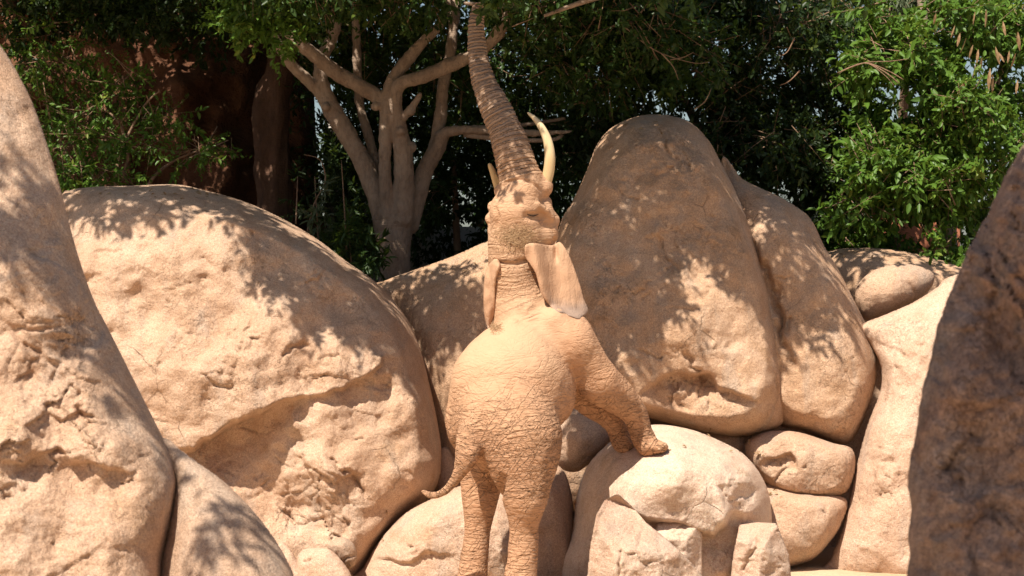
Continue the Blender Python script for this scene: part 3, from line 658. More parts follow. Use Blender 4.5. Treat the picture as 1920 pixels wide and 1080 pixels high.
for nm, ch in BR.items():
    if nm in ('bk', 'g', 'e3'): continue
    ch = [(a_, b_, c_, r_ * (.88 if nm == 'bole' else .92)) for a_, b_, c_, r_ in ch]
    c = curve_pts([(a, b, d, r) for a, b, d, r in ch], 3)
    for q0, q1 in zip(c[:-1], c[1:]):
        fd.cone(P(q0[0], q0[1], TD + q0[2]), P(q1[0], q1[1], TD + q1[2]), q0[3] * TD / F, q1[3] * TD / F, .028 if nm in ('bole', 'a', 'c', 'd', 'e') else .022)
for kx, ky, kd in [(751, 246, -.32), (772, 276, -.15), (770, 208, -.3), (838, 118, -.55), (704, 200, -.25), (610, 200, 0)]:
    fd.ball(P(kx, ky, TD + kd), 9 * TD / F, .03)
v, Q = fd.mesh(2); nr = vnormals(v, Q)
v = v + nr * (.012 * fbm(v * 3.5, 3) + .004 * fbm(v * 16, 2))[:, None]
link('trunk', mesh_np('trunk', v - np.array(tr.location), Q), M['bark'], tr)
lst = []
for ch in [[(870, 252, 28, 6), (960, 262, 27.9, 5), (1035, 262, 27.8, 4), (1055, 252, 27.8, 3)], [(880, 240, 28.3, 5), (980, 234, 28.2, 4), (1060, 222, 28.2, 3)], [(872, 6, 24.6, 3), (900, 8, 23.4, 4), (925, 6, 23.2, 4), (960, 2, 24, 4)],
           [(1020, 30, 26, 3), (1080, 8, 26, 5), (1130, -8, 26, 6)]]:
    c = curve_pts([P(a, b, d) for a, b, d, r in ch], 5); r = curve_pts([(r * d / F, 0, 0) for a, b, d, r in ch], 5)[:, 0]
    lst.append((c - np.array(tr.location), r))
for l in lst: link('branch', tubes_mesh('branch', [l], 8), M['bark'], tr)
# fine bare twigs against the dark leaves
for ch in [[(1160, 40), (1200, 75), (1240, 100), (1300, 118), (1330, 116)], [(1240, 100), (1262, 125), (1272, 150)], [(1256, 112), (1280, 108), (1300, 98)], [(960, 50), (985, 40), (1000, 34)], [(1180, 5), (1215, 45), (1240, 70)], [(1500, 132), (1480, 152), (1462, 160)], [(1490, 70), (1478, 95), (1465, 105)], [(1302, 205), (1322, 190), (1334, 165)]]:
    d = 26 + .6 * random.random(); c = curve_pts([P(a, b, d) for a, b in ch], 4)
    link('twig', tubes_mesh('twig', [(c - np.array(tr.location), np.linspace(.009, .003, len(c)))], 5), M['twig'], tr)

S = SHADE = []
crown = [ # visible fringe under the frame's top edge
 B(590, 5, 26.8, 70, 32, .5, 1200), B(690, 40, 29.2, 70, 60, .5, 1500), B(760, 5, 27, 90, 28, .6, 1300), B(820, 70, 29.4, 60, 70, .5, 1300),
 B(870, 170, 29.4, 60, 60, .5, 900), B(950, 130, 29.4, 80, 90, .6, 2000), B(1000, 10, 26.6, 80, 30, .6, 1100), B(1060, 60, 27.2, 90, 60, .6, 1900), B(1120, 140, 27.4, 90, 60, .6, 2100), B(1010, 210, 29.6, 90, 70, .5, 1700),
 B(1180, 40, 26.8, 110, 60, .7, 2500), B(1270, 100, 27.2, 100, 70, .7, 2500), B(650, 90, 29.8, 80, 70, .5, 1400), B(560, -20, 26, 140, 40, .8, 1800), B(800, 350, 30.5, 40, 80, .4, 600), B(760, 130, 30.2, 120, 90, .5, 1800), B(590, 40, 29.6, 80, 60, .5, 1200)]
o, tw = foliage_obj('crown', M['leaf_mid'], tr, crown, leaf=.085); twigs_obj('twigs', tr, tw, 4)
# boughs above the frame: they shade the boulders, the elephant's trunk and the planting behind
over = []
DENS = 4.2
OPEN = [(1300, 500, 28), (1352, 545, 42), (1330, 610, 50), (700, 640, 40), (1190, 408, 44), (1478, 480, 40), (893, 500, 36), (1395, 585, 40), (465, 418, 22), (1440, 520, 18), (1325, 520, 20), (850, 655, 30)]
def shade(lst, d, s, n, r=26, thick=.22):
    for px, py, *k in lst:
        if any(math.hypot(px - a_, py - b_) < c_ for a_, b_, c_ in OPEN): continue
        rr = k[0] if k else r
        over.append(SH(px, py, front(px, py, d) if d > 23 else d, s + .8 * random.random(), rr, rr * .8, int(DENS * n * (rr / 26) ** 2), thick))
shade([(140, 362), (180, 356), (220, 356), (260, 354), (300, 353), (340, 354), (385, 365), (420, 372), (465, 392), (150, 372), (200, 372), (250, 380), (300, 378), (350, 372), (400, 385), (440, 392), (270, 392), (160, 395), (480, 415)], 24.6, 4.8, 60, 27)
shade([(520, 440), (555, 470), (540, 505), (590, 480), (600, 530), (640, 510), (650, 560), (690, 545), (575, 560), (620, 590), (665, 600), (720, 590), (745, 640), (700, 580), (530, 530), (500, 450)], 24.2, 4.6, 60, 28)
shade([(740, 545), (780, 530), (830, 520), (870, 500), (850, 560), (800, 580), (880, 560), (760, 590), (840, 610), (790, 640), (870, 600), (905, 470), (770, 680), (860, 650, 16), (840, 680, 14)], 25.6, 4.4, 62, 28)
shade([(1230, 240), (1180, 260), (1280, 260), (1150, 300), (1215, 310), (1280, 320), (1330, 330), (1120, 350), (1180, 355), (1250, 370), (1310, 380), (1360, 400), (1090, 410), (1130, 430), (1240, 430), (1290, 440), (1350, 455), (1395, 450), (1080, 480), (1130, 490), (1180, 480), (1230, 490), (1290, 490),
       (1080, 540), (1130, 550), (1180, 540), (1225, 540), (1330, 505), (1400, 500), (1430, 540), (1120, 600), (1165, 600), (1210, 590), (1260, 535, 18), (1440, 590, 18), (1195, 640, 14), (1380, 520, 20), (1450, 620, 14), (1200, 225), (1240, 222), (1285, 235), (1320, 265), (1345, 300), (1140, 262), (1120, 300), (1100, 345), (1240, 270), (1075, 385), (1060, 430)], 24.7, 4.0, 66, 30)
shade([(1375, 330), (1410, 350), (1450, 372), (1490, 392), (1525, 425), (1390, 350), (1430, 370), (1470, 395), (1505, 420), (1530, 455), (1420, 420), (1460, 440), (1410, 470), (1500, 480), (1430, 520), (1490, 540), (1520, 570), (1540, 590), (1460, 560), (1550, 520), (1575, 560, 18), (1500, 610, 16)], 25.1, 4.0, 56, 23)
shade([(1590, 475), (1640, 480), (1660, 515, 18), (1720, 505, 20), (1740, 490, 16), (1690, 540, 18), (1630, 540, 14), (1770, 500), (1750, 560, 18), (1780, 545, 16)], 26.2, 4.0, 40, 20)
shade([(893, 30), (893, 70), (897, 110), (905, 150), (920, 190), (935, 220), (950, 250), (958, 275), (965, 298, 18)], 22.6, 2.9, 26, 27, .3)
org = np.array(tr.location)
foliage_obj('crown', M['leaf_bright'], tr, [B(465, 25, 26.2, 60, 34, .4, 1000), B(530, 62, 26.1, 38, 30, .3, 420), B(500, -10, 26.2, 90, 20, .4, 700), B(450, 40, 26.1, 30, 20, .2, 200)], leaf=.08)  # sunlit look of this spray is put into its brighter leaf colour
o, tw = foliage_obj('overhead_boughs', M['leaf_mid'], tr, over, leaf=.10)
high = [(np.array([x + rng.normal() * .4, y + rng.normal() * .4, 7.3 + rng.random() * 1.5]), np.array([1.1, 1.1, .55]), 860 if x > -4.4 else 640) for x in np.arange(-10, 2.7, 1.1) for y in np.arange(2.6, 13, 1.15) if not (-4.3 < x < -2.8 and y < 4.2)]
foliage_obj('upper_crown', M['leaf_mid'], tr, high, leaf=.17)

# ================================================================ OTHER TREES AND SHRUBS
t2 = empty('tree', P(515, 420, 30)); tag(t2, 'thick dark reddish trunk in deep shade left of the many stemmed tree', 'tree', 'trees behind the boulders')
ch = [(512, 440, 40), (514, 380, 31), (508, 300, 30), (510, 220, 33), (522, 140, 30), (545, 60, 26), (570, -60, 22), (590, -200, 16)]
c = curve_pts([P(a, b, 30) for a, b, r in ch], 6); r = curve_pts([(r * 30 / F, 0, 0) for a, b, r in ch], 6)[:, 0]
V, q, cp = tube_np(c, r, 28); nn = V - np.repeat(c, 28, 0); nn = unit(nn); V = V + nn * (.05 * fbm(V * np.array([6, 6, 1.2]), 3) + .02 * fbm(V * np.array([16, 16, 3]), 3))[:, None]
link('trunk', mesh_np('trunk', V - np.array(t2.location), [q, cp]), M['bark_red'], t2)
foliage_obj('crown', M['leaf_dark'], t2, [B(420, -60, 30, 260, 90, 1.6, 6000), B(150, -10, 29, 170, 50, 1.0, 3800), B(330, 20, 29, 130, 35, .8, 2200), B(60, 30, 28.6, 60, 50, .5, 900), B(20, 110, 28.4, 16, 60, .3, 250), B(380, 60, 30, 60, 45, .4, 600), B(220, 30, 28.5, 90, 30, .5, 1100)], leaf=.085)
c = curve_pts([P(a, b, 28.7) for a, b in [(10, -30), (30, 20), (50, 42), (95, 46), (150, 38)]], 5); link('branch', tubes_mesh('branch', [(c - np.array(t2.location), np.linspace(.07, .03, len(c)))], 8), M['bark_red'], t2)

sh = empty('shrub', P(230, 380, 28)); tag(sh, 'leafy green shrub growing above the huge domed boulder at left', 'shrub', 'shrubs behind the boulders')
o, tw = foliage_obj('foliage', M['leaf_bright'], sh, [B(70, 130, 28.2, 40, 45, .4, 650), B(120, 130, 28.3, 50, 40, .4, 700), B(75, 200, 28.2, 36, 50, .4, 600), B(150, 215, 28.2, 60, 50, .4, 900), B(240, 150, 28.2, 40, 40, .4, 450), B(205, 190, 28.4, 40, 45, .4, 500), B(120, 290, 28, 50, 60, .4, 900), B(200, 260, 28, 45, 36, .4, 600),
    B(310, 215, 28.2, 55, 26, .4, 450), B(350, 285, 27.9, 60, 22, .35, 480), B(390, 275, 27.9, 40, 10, .3, 150), B(150, 330, 27.8, 60, 30, .4, 600), B(230, 330, 27.8, 22, 14, .3, 140), B(280, 260, 28.2, 40, 26, .3, 250), B(95, 60, 28.4, 60, 30, .4, 400)], leaf=.068)
twigs_obj('twigs', sh, tw, 3)
for ch in [[(200, 380), (230, 330), (240, 280), (215, 220), (160, 190)], [(260, 380), (290, 330), (330, 300), (380, 280)], [(190, 380), (140, 310), (100, 240), (80, 150)], [(215, 380), (225, 290), (270, 200), (300, 170)]]:
    c = curve_pts([P(a, b, 28.1) for a, b in ch], 5); link('stem', tubes_mesh('stem', [(c - np.array(sh.location), np.linspace(.03, .008, len(c)))], 6), M['twig'], sh)

def small_plant(label, spots, wid, leaf, mat, stems):
    s = empty('plant', P(stems[0][0][0], stems[0][0][1], 27.4)); tag(s, label, 'plant', 'plants under the many stemmed tree')
    foliage_obj('foliage', M[mat], s, spots, wid=wid, leaf=leaf, twig=.16, droop=.1)
    for ch in stems:
        c = curve_pts([P(a, b, 27.4) for a, b in ch], 4); link('stem', tubes_mesh('stem', [(c - np.array(s.location), np.linspace(.012, .004, len(c)))], 5), M['twig'], s)
small_plant('slender upright plant with narrow leaves above the domed boulder', [B(595, 385, 27.4, 12, 40, .12, 160), B(600, 430, 27.4, 18, 22, .15, 120)], .2, .11, 'leaf_pale', [[(598, 470), (594, 400), (590, 330)], [(575, 440), (590, 380), (610, 340), (600, 300), (570, 290)], [(555, 420), (558, 330)]])
small_plant('bushy narrow leaved plant at the base of the many stemmed tree', [B(655, 455, 27.3, 34, 34, .25, 420), B(690, 480, 27.3, 24, 30, .2, 260), B(640, 420, 27.6, 30, 30, .25, 260), B(690, 410, 28.6, 20, 40, .2, 160)], .24, .11, 'leaf_mid', [[(660, 510), (655, 440), (650, 400)]])
small_plant('thin dark plant in front of the pale wall', [B(650, 330, 29.5, 36, 60, .3, 420), B(620, 300, 29.5, 16, 40, .3, 120), B(560, 360, 29.2, 14, 60, .2, 120)], .25, .12, 'leaf_dark', [[(650, 470), (645, 380), (640, 300)]])

def bush(name, label, blobs, mat, stems, cat='tree', group='trees behind the boulders', leaf=.085, wid=.42, bark='twig', tw_every=4, **kw):
    s = empty(name, P(*stems[0][0][:3])); tag(s, label, cat, group)
    o, tw = foliage_obj('crown' if cat == 'tree' else 'foliage', M[mat], s, blobs, leaf=leaf, wid=wid, **kw)
    if tw_every: twigs_obj('twigs', s, tw, tw_every)
    for ch in stems:
        c = curve_pts([P(a, b, d) for a, b, d, r in ch], 5); r = curve_pts([(r * d / F, 0, 0) for a, b, d, r in ch], 5)[:, 0]
        link('trunk' if cat == 'tree' else 'stem', tubes_mesh('trunk', [(c - np.array(s.location), r)], 10), M[bark], s)
    return s
def fill(x0, x1, y0, y1, d0, d1, n, per, rx, ry, rd):
    return [B(x0 + (x1 - x0) * rng.random(), y0 + (y1 - y0) * rng.random(), d0 + (d1 - d0) * rng.random(), rx * (.7 + .6 * rng.random()), ry * (.7 + .6 * rng.random()), rd, per) for _ in range(n)]
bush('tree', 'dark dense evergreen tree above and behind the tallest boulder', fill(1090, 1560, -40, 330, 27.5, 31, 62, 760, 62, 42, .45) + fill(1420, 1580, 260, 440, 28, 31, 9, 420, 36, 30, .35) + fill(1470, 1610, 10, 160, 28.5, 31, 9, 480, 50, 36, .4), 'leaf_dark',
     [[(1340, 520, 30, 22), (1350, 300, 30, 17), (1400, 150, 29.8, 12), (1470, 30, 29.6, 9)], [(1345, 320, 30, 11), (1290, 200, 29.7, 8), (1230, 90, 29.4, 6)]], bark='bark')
bush('tree', 'bright sunlit leafy tree filling the upper right corner', [b_ for b_ in fill(1590, 1970, 0, 500, 27, 29.5, 92, 430, 38, 30, .32) + fill(1590, 1800, 300, 500, 27, 29, 18, 420, 36, 28, .3) if not (abs(b_[0][0] - (1715 - 960) * 28 / F) < .62 and abs(b_[0][2] - 3.76) < .30)], 'leaf_bright',
     [[(1780, 560, 30, 20), (1770, 300, 30, 15), (1740, 100, 29.5, 10), (1720, -60, 29.5, 7)], [(1772, 330, 30, 10), (1850, 200, 29.4, 7), (1900, 60, 29, 5)]], bark='bark', leaf=.105)
wt = bush('tree', 'far grey green drooping tree with hanging dry brown leaves at top right', fill(1640, 1960, -80, 40, 30, 32, 16, 300, 50, 30, .5) + fill(1480, 1640, 250, 420, 33, 35, 10, 260, 36, 40, .5), 'leaf_pale',
     [[(1700, 560, 33, 14), (1690, 300, 33, 10), (1710, 50, 32, 8), (1760, -80, 31.5, 7)]], leaf=.16, wid=.13, droop=1.2, bark='twig')
# dry leaves hanging one by one
base_me = None
for i, (px, py, ln, an) in enumerate([(1800, 62, 26, .2), (1812, 72, 30, .3), (1824, 84, 28, .5), (1834, 92, 26, .1), (1790, 48, 24, .4), (1866, 88, 34, -.2), (1872, 98, 22, -.5), (1842, 108, 34, 0), (1856, 128, 40, .1), (1862, 140, 34, -.1), (1850, 18, 34, .2), (1905, 100, 30, .1), (1908, 60, 36, 0), (1828, 22, 24, .3), (1880, 40, 28, -.2), (1755, 25, 22, .2), (1760, 40, 22, -.1), (1908, 150, 26, .1), (1893, 95, 24, .2), (1815, 150, 30, .7)]):
    if base_me is None:
        u = np.linspace(0, 1, 7); vv = []; 
        for k in u: 
            wd = .11 * math.sin(math.pi * min(1, k * .9 + .05)) ; vv += [(-wd, .10 * k * k + .03, -k), (0, .10 * k * k, -k), (wd, .10 * k * k + .03, -k)]
        qq = []
        for k in range(6):
            for j in (0, 1): qq.append((k * 3 + j, k * 3 + j + 1, k * 3 + j + 4, k * 3 + j + 3))
        base_me = mesh_np('dead_leaf', np.array(vv), np.array(qq), attrs={'leafv': ('FACE', rng.random(12))})
    o = link('dead_leaf', base_me, M['leaf_dead'], wt); o.location = P(px, py, 26.6 + .3 * random.random()) - np.array(wt.location); sc = ln * 26.7 / F
    o.scale = (sc, sc, sc); o.rotation_euler = (random.uniform(-.3, .3), an, random.uniform(-1.2, 1.2))
# dry twig spray
for k in range(6):
    a = random.uniform(-.4, 1.2); c = curve_pts([P(1570, 137, 26.8), P(1620, 118, 26.7), P(1640 + 30 * math.cos(a), 120 + 20 * math.sin(a), 26.6), P(1650 + 55 * math.cos(a), 122 + 45 * math.sin(a), 26.6)], 4)
    link('twig', tubes_mesh('twig', [(c - np.array(wt.location), np.linspace(.008, .003, len(c)))], 4), M['twig'], wt)
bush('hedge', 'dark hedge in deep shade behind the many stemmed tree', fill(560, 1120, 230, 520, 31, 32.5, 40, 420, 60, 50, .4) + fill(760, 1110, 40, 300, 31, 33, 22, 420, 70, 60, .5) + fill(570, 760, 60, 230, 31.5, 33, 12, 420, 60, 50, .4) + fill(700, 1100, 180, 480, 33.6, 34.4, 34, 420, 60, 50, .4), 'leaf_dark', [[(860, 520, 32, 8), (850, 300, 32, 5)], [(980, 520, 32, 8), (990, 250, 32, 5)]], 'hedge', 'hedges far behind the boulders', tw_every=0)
bush('hedge', 'tall far hedge closing the view behind all the trees', [(np.array([x, 13.5 + rng.normal() * .5, z]), np.array([1.2, .7, 1.0]), 420) for x in np.arange(-9, 9.5, 1.2) for z in np.arange(3.2, 9 , 1.1) if x < 4 or z < 5.5 + .8 * rng.random()], 'leaf_dark', [[(900, 500, 35.5, 10), (900, 200, 35.5, 6)]], 'hedge', 'hedges far behind the boulders', leaf=.16, tw_every=0)

# walls glimpsed between the leaves
def box_np(a, b, bev=.0):
    a = np.array(a); b = np.array(b); v = np.array([[(a, b)[i][0], (a, b)[j][1], (a, b)[k][2]] for i in (0, 1) for j in (0, 1) for k in (0, 1)])
    q = np.array([[0, 1, 3, 2], [4, 6, 7, 5], [0, 4, 5, 1], [2, 3, 7, 6], [0, 2, 6, 4], [1, 5, 7, 3]]); return v, q
wl = empty('concrete_wall', P(660, 520, 33.2)); tag(wl, 'pale grey concrete wall glimpsed left of the many stemmed tree', 'wall')
for nm, x0, x1, y0, dz in [('pillar', 608, 646, 215, -.15), ('panel', 646, 716, 335, 0), ('panel', 717, 900, 425, .02), ('panel', 901, 1090, 445, .0)]:
    a = P(x0, 560, 33.2 + dz); b = P(x1, y0, 33.2 + dz); v, q = box_np((a[0], a[1], a[2]), (b[0], a[1] + .25, b[2])); link(nm, mesh_np(nm, v - np.array(wl.location), q, False), M['concrete'], wl)
a = P(1640, 520, 31); b = P(1800, 398, 31); v, q = box_np((a[0], a[1], a[2]), (b[0], a[1] + .3, b[2])); v0 = v.mean(0)
tw_ = link('terracotta_wall', mesh_np('terracotta_wall', v - v0, q, False), M['terra'], loc=v0); tag(tw_, 'terracotta coloured wall showing through leaves at right', 'wall')

# added unseen tree, placed outside the frame to shade the near right rock
t3 = empty('tree', (5.4, -9.5, 0)); tag(t3, 'added unseen tree with crown placed to shade the dark rock at the right edge', 'tree')
c = curve_pts([(5.4, -9.5, 0), (5.2, -9.6, 2.2), (4.2, -11, 5.0), (2.6, -13.2, 7.0)], 5); link('trunk', tubes_mesh('trunk', [(c - np.array(t3.location), np.linspace(.24, .09, len(c)))], 12), M['bark'], t3)
nb = []
for px, py in [(1740, 650), (1740, 800), (1730, 950), (1800, 520), (1830, 650), (1820, 800), (1800, 950), (1870, 380), (1900, 520), (1900, 700), (1900, 900), (1950, 300), (1960, 600), (1960, 800), (1880, 1050), (1760, 1070), (1960, 1000)]:
    nb.append((P(px, py, 9.4) + SUN * (4.2 + .8 * random.random()), np.array([.42, .5, .4]), 560))
foliage_obj('crown', M['leaf_mid'], t3, nb, leaf=.12)
# tree at the left, outside the frame, dappling the near left rocks
t4 = empty('tree', (-8.0, -9.5, 0)); tag(t4, 'near tree at far left whose boughs dapple the craggy rock', 'tree')
c = curve_pts([(-8, -9.5, 0), (-7.8, -9.4, 2.5), (-6.6, -10, 5.0), (-4.4, -10.3, 7.2)], 5); link('trunk', tubes_mesh('trunk', [(c - np.array(t4.location), np.linspace(.24, .08, len(c)))], 12), M['bark'], t4)
nb = []
for px, py, d in [(15, 140, 14), (40, 200, 14), (20, 230, 14), (40, 160, 14), (70, 230, 14), (90, 290, 14), (15, 330, 14), (115, 380, 14), (60, 310, 14), (40, 420, 14), (130, 440, 14), (60, 260, 14), (30, 300, 14), (80, 330, 14), (50, 370, 14), (100, 420, 14), (15, 380, 14), (70, 430, 14), (120, 480, 14), (200, 640, 14), (190, 600, 14)]:
    nb.append((P(px, py, d) + SUN * (5.0 + .8 * random.random()), np.array([.14, .14, .2]), 95))
for px, py, d in [(360, 880, 16.5), (390, 920, 16.5), (350, 930, 16.5), (350, 1010, 16.5), (410, 960, 16.5)]:
    d = 13.7
    nb.append((P(px, py, d) + SUN * (5.2 + .6 * random.random()), np.array([.10, .07, .15]), 34))
foliage_obj('crown', M['leaf_mid'], t4, nb, leaf=.10)

# ================================================================ ELEPHANT
ED = 22.0; pm = ED / F
CH = {
 'trunk': ([(975, 338, .68, 38), (962, 290, .71, 34.5), (950, 250, .75, 31), (927, 200, .80, 27), (906, 150, .85, 21.5), (896, 100, .90, 17), (892, 55, .92, 13.5), (897, 20, .95, 11.5), (905, 4, .95, 10)], .04),
 'neck': ([(992, 605, .72, 60), (970, 548, .73, 45), (965, 505, .70, 44), (966, 458, .70, 48)], .07),
 'leg_hr': ([(978, 830, -.02, 76), (983, 900, -.08, 49), (984, 942, -.12, 34), (983, 985, -.06, 23), (981, 1030, -.05, 23.5), (976, 1085, -.06, 26), (974, 1118, -.08, 29)], .06),
 'leg_hl': ([(920, 842, .48, 60), (904, 895, .45, 38), (900, 940, .42, 28), (896, 985, .45, 21), (890, 1040, .45, 22), (885, 1085, .44, 24), (883, 1110, .42, 27)], .06),
 'leg_fr': ([(1068, 640, .55, 48), (1104, 690, .65, 38), (1125, 718, .72, 38), (1160, 745, .92, 31), (1188, 774, 1.08, 22.5), (1199, 803, 1.15, 18.5), (1208, 828, 1.18, 19)], .05),
 'leg_fl': ([(1050, 690, .95, 50), (1100, 745, 1.12, 30), (1134, 770, 1.22, 25), (1154, 795, 1.30, 18), (1161, 816, 1.34, 16), (1166, 830, 1.35, 17)], .04),
 'tail': ([(884, 815, -.12, 26), (877, 848, -.22, 22), (867, 875, -.25, 13.5), (851, 902, -.23, 7.5), (832, 922, -.22, 5), (810, 929, -.20, 4.2), (793, 921, -.17, 3.4)], .03),
}
# how far the front feet reach: set by the boulder they stand on
df = SURF['foot'](1222, 846) - ED - .05; dl = SURF['foot'](1168, 845) - ED - .03
def shift(ch, target):
    z0 = ch[0][2]; z1 = ch[-1][2]; return [(a, b, z0 + (c - z0) * (target - z0) / (z1 - z0), r) for a, b, c, r in ch]
CH['leg_fr'] = (shift(CH['leg_fr'][0], df), .05); CH['leg_fl'] = (shift(CH['leg_fl'][0], dl), .05)
print('front foot depth', df, dl)
E = lambda px, py, dd: P(px, py, ED + dd)
fe = Field(E(775, 1150, 0)[:] * [1, 0, 1] + [0, -1.0, 0], E(1285, -18, 0)[:] * [1, 0, 1] + [0, 2.4, 0], .0135)
def ball(px, py, dd, r, k=.1, sub=False): fe.ball(E(px, py, dd), r * pm, k, sub)
for c in [(950, 795, .15, 95), (919, 788, .45, 86), (974, 812, -.02, 74), (956, 728, .42, 114), (972, 695, .55, 98), (1006, 655, .72, 78), (992, 630, .72, 58), (1012, 740, .55, 70)]: ball(*c, k=.09)
CURVES = {}
for nm, (ch, k) in CH.items():
    c = curve_pts(ch, 4); CURVES[nm] = c
    for q0, q1 in zip(c[:-1], c[1:]): fe.cone(E(*q0[:3]), E(*q1[:3]), q0[3] * pm, q1[3] * pm, k)
# withers: the neck flows into the shoulders
fe.cone(E(975, 565, .76), E(1000, 640, .74), 44 * pm, 80 * pm, .10); fe.cone(E(1020, 585, .76), E(1062, 625, .66), 40 * pm, 46 * pm, .09)
# head
for c in [(970, 440, .66, 52, .07), (966, 398, .61, 50, .07), (978, 358, .64, 42, .06), (1016, 438, .73, 32, .06), (936, 446, .76, 19, .05), (1035, 414, .75, 16, .04), (1012, 402, .69, 27, .06), (1020, 380, .74, 14, .04), (920, 410, .74, 12, .025), (926, 388, .76, 12, .03), (968, 470, .70, 45, .07), (939, 460, .72, 20, .05), (925, 430, .74, 12, .04),
          (1015, 350, .70, 22, .02), (1005, 340, .68, 20, .03), (944, 358, .84, 18, .04), (990, 330, .66, 24, .04)]: ball(*c[:4], k=c[4])
def surf_depth(px, py):
    a = E(px, py, -.6); b_ = E(px, py, 1.4); tt = np.linspace(0, 1, 300)[:, None]; q = a + (b_ - a) * tt; ii = np.clip(np.round((q - fe.lo) / fe.h).astype(int), 0, fe.n - 1); f_ = fe.f[ii[:, 0], ii[:, 1], ii[:, 2]]
    k_ = np.argmax(f_ < 0); return -.6 + 2.0 * tt[k_, 0]
def groove(line, r, out, sub, k=.025):
    pts_ = [(x, y, surf_depth(x, y) + out * pm) for x, y in line]
    for q0, q1 in zip(pts_[:-1], pts_[1:]): fe.cone(E(*q0), E(*q1), r * pm, r * pm, k, sub)
def dimple(x, y, r, out, k=.03): ball(x, y, surf_depth(x, y) + out * pm, r, k, True)
# rim where the trunk's skin meets the forehead, brow and cheek folds, crease behind the skull
groove([(940, 352), (955, 341), (975, 337), (998, 343), (1014, 358)], 3, 1, True, .02)
groove([(1008, 384), (1024, 394), (1036, 408)], 4, -3.5, False, .045)
groove([(984, 409), (998, 412), (1012, 410)], 2.5, .5, True, .02)
groove([(985, 402), (998, 404), (1012, 402)], 3.5, 2, True, .035)
groove([(1022, 418), (1034, 428), (1042, 442)], 3.5, 0, True, .02)
groove([(930, 392), (934, 408), (932, 424)], 4, 0, True, .025)
groove([(930, 490), (950, 494), (970, 494), (990, 488)], 3, 1.5, True, .03)
dimple(972, 377, 8, -3); dimple(1018, 408, 7, -3)
fe.cone(E(1040, 452, .66), E(1052, 470, .75), 7 * pm, 7 * pm, .02, True)
# shoulder blade, spine, groin
fe.cone(E(1040, 600, .42), E(1075, 650, .45), 22 * pm, 24 * pm, .12)
for a, b in zip([(890, 800, -.2), (912, 740, .05), (935, 670, .2), (958, 610, .36)][:-1], [(890, 800, -.2), (912, 740, .05), (935, 670, .2), (958, 610, .36)][1:]): fe.cone(E(*a), E(*b), 9 * pm, 9 * pm, .10)
fe.cone(E(897, 868, -.15), E(905, 905, .05), 11 * pm, 13 * pm, .05, True)
fe.cone(E(940, 900, -.3), E(935, 960, .1), 10 * pm, 9 * pm, .04, True)
# feet: flared soles and toes
fe.cone(E(1204, 814, df + .02), E(1214, 834, df - .02), 19 * pm, 23 * pm, .03); fe.ell(E(1229, 838, df - .04), (25 * pm, 26 * pm, 13 * pm), .03); fe.ell(E(1171, 834, dl), (22 * pm, 21 * pm, 14 * pm), .04)
fe.ell(E(974, 1120, -.12), (31 * pm, 36 * pm, 14 * pm), .04); fe.ell(E(883, 1112, .38), (28 * pm, 33 * pm, 14 * pm), .04)
v, Q = fe.mesh(2); nr = vnormals(v, Q)
# limb coordinate for the rings of skin, and how wrinkled each place is
ring = np.zeros(len(v)); rw = np.zeros(len(v))
for nm, c in CURVES.items():
    pts = np.array([E(*q[:3]) for q in c]); rad = c[:, 3] * pm; cum = np.concatenate([[0], np.cumsum(np.linalg.norm(np.diff(pts, axis=0), axis=1))])
    best = np.full(len(v), 9.); sp = np.zeros(len(v)); 
    for i in range(len(pts) - 1):
        e = pts[i + 1] - pts[i]; tt = np.clip(((v - pts[i]) @ e) / (e @ e), 0, 1); dd = np.linalg.norm(v - pts[i] - tt[:, None] * e, axis=1) - (rad[i] + (rad[i + 1] - rad[i]) * tt)
        m = dd < best; best[m] = dd[m]; sp[m] = cum[i] + tt[m] * (cum[i + 1] - cum[i])
    wgt = (1 - sstep(.01, .07, np.abs(best))) * {'trunk': 1., 'neck': .75, 'tail': .5}.get(nm, .42) * (1 if nm in ('trunk', 'neck') else sstep(.12, .5, sp / cum[-1]))
    m = wgt > rw; rw[m] = wgt[m]; ring[m] = sp[m]
vx = v[:, 0] / pm + 960; vz = 540 - (v[:, 2] - CAM_Z) / pm
wr = .26 + .74 * sstep(640, 840, vz + 50 * fbm(v * 2.2, 3)) + .35 * sstep(1060, 1100, vx) - .1
wr = np.where((vz > 930) & (vx < 1060), np.minimum(wr, .62), wr); wr = np.where(vx > 1070, wr * .75, wr); wr = np.where(vz < 560, .45, wr); wr = np.where(vz < 470, .3, wr); wr = np.clip(wr, .15, 1)
# coarse folds as relief
fold = np.abs(fbm(v * np.array([7, 7, 15]) + .5 * np.stack([fbm(v * 4, 2)] * 3, 1), 3)); fold = np.minimum(fold, .35)
v = v + nr * ((fold - .25) * .014 * wr * (1 - rw) + .008 * fbm(v * 4, 3))[:, None]
m = np.sin(ring * 2 * np.pi / .056 + 2.2 * pnoise(v * 6)); tk = sstep(420, 330, vz) * (vz < 420)
v = v + nr * (.0045 * m * rw * (.35 + .65 * tk))[:, None]

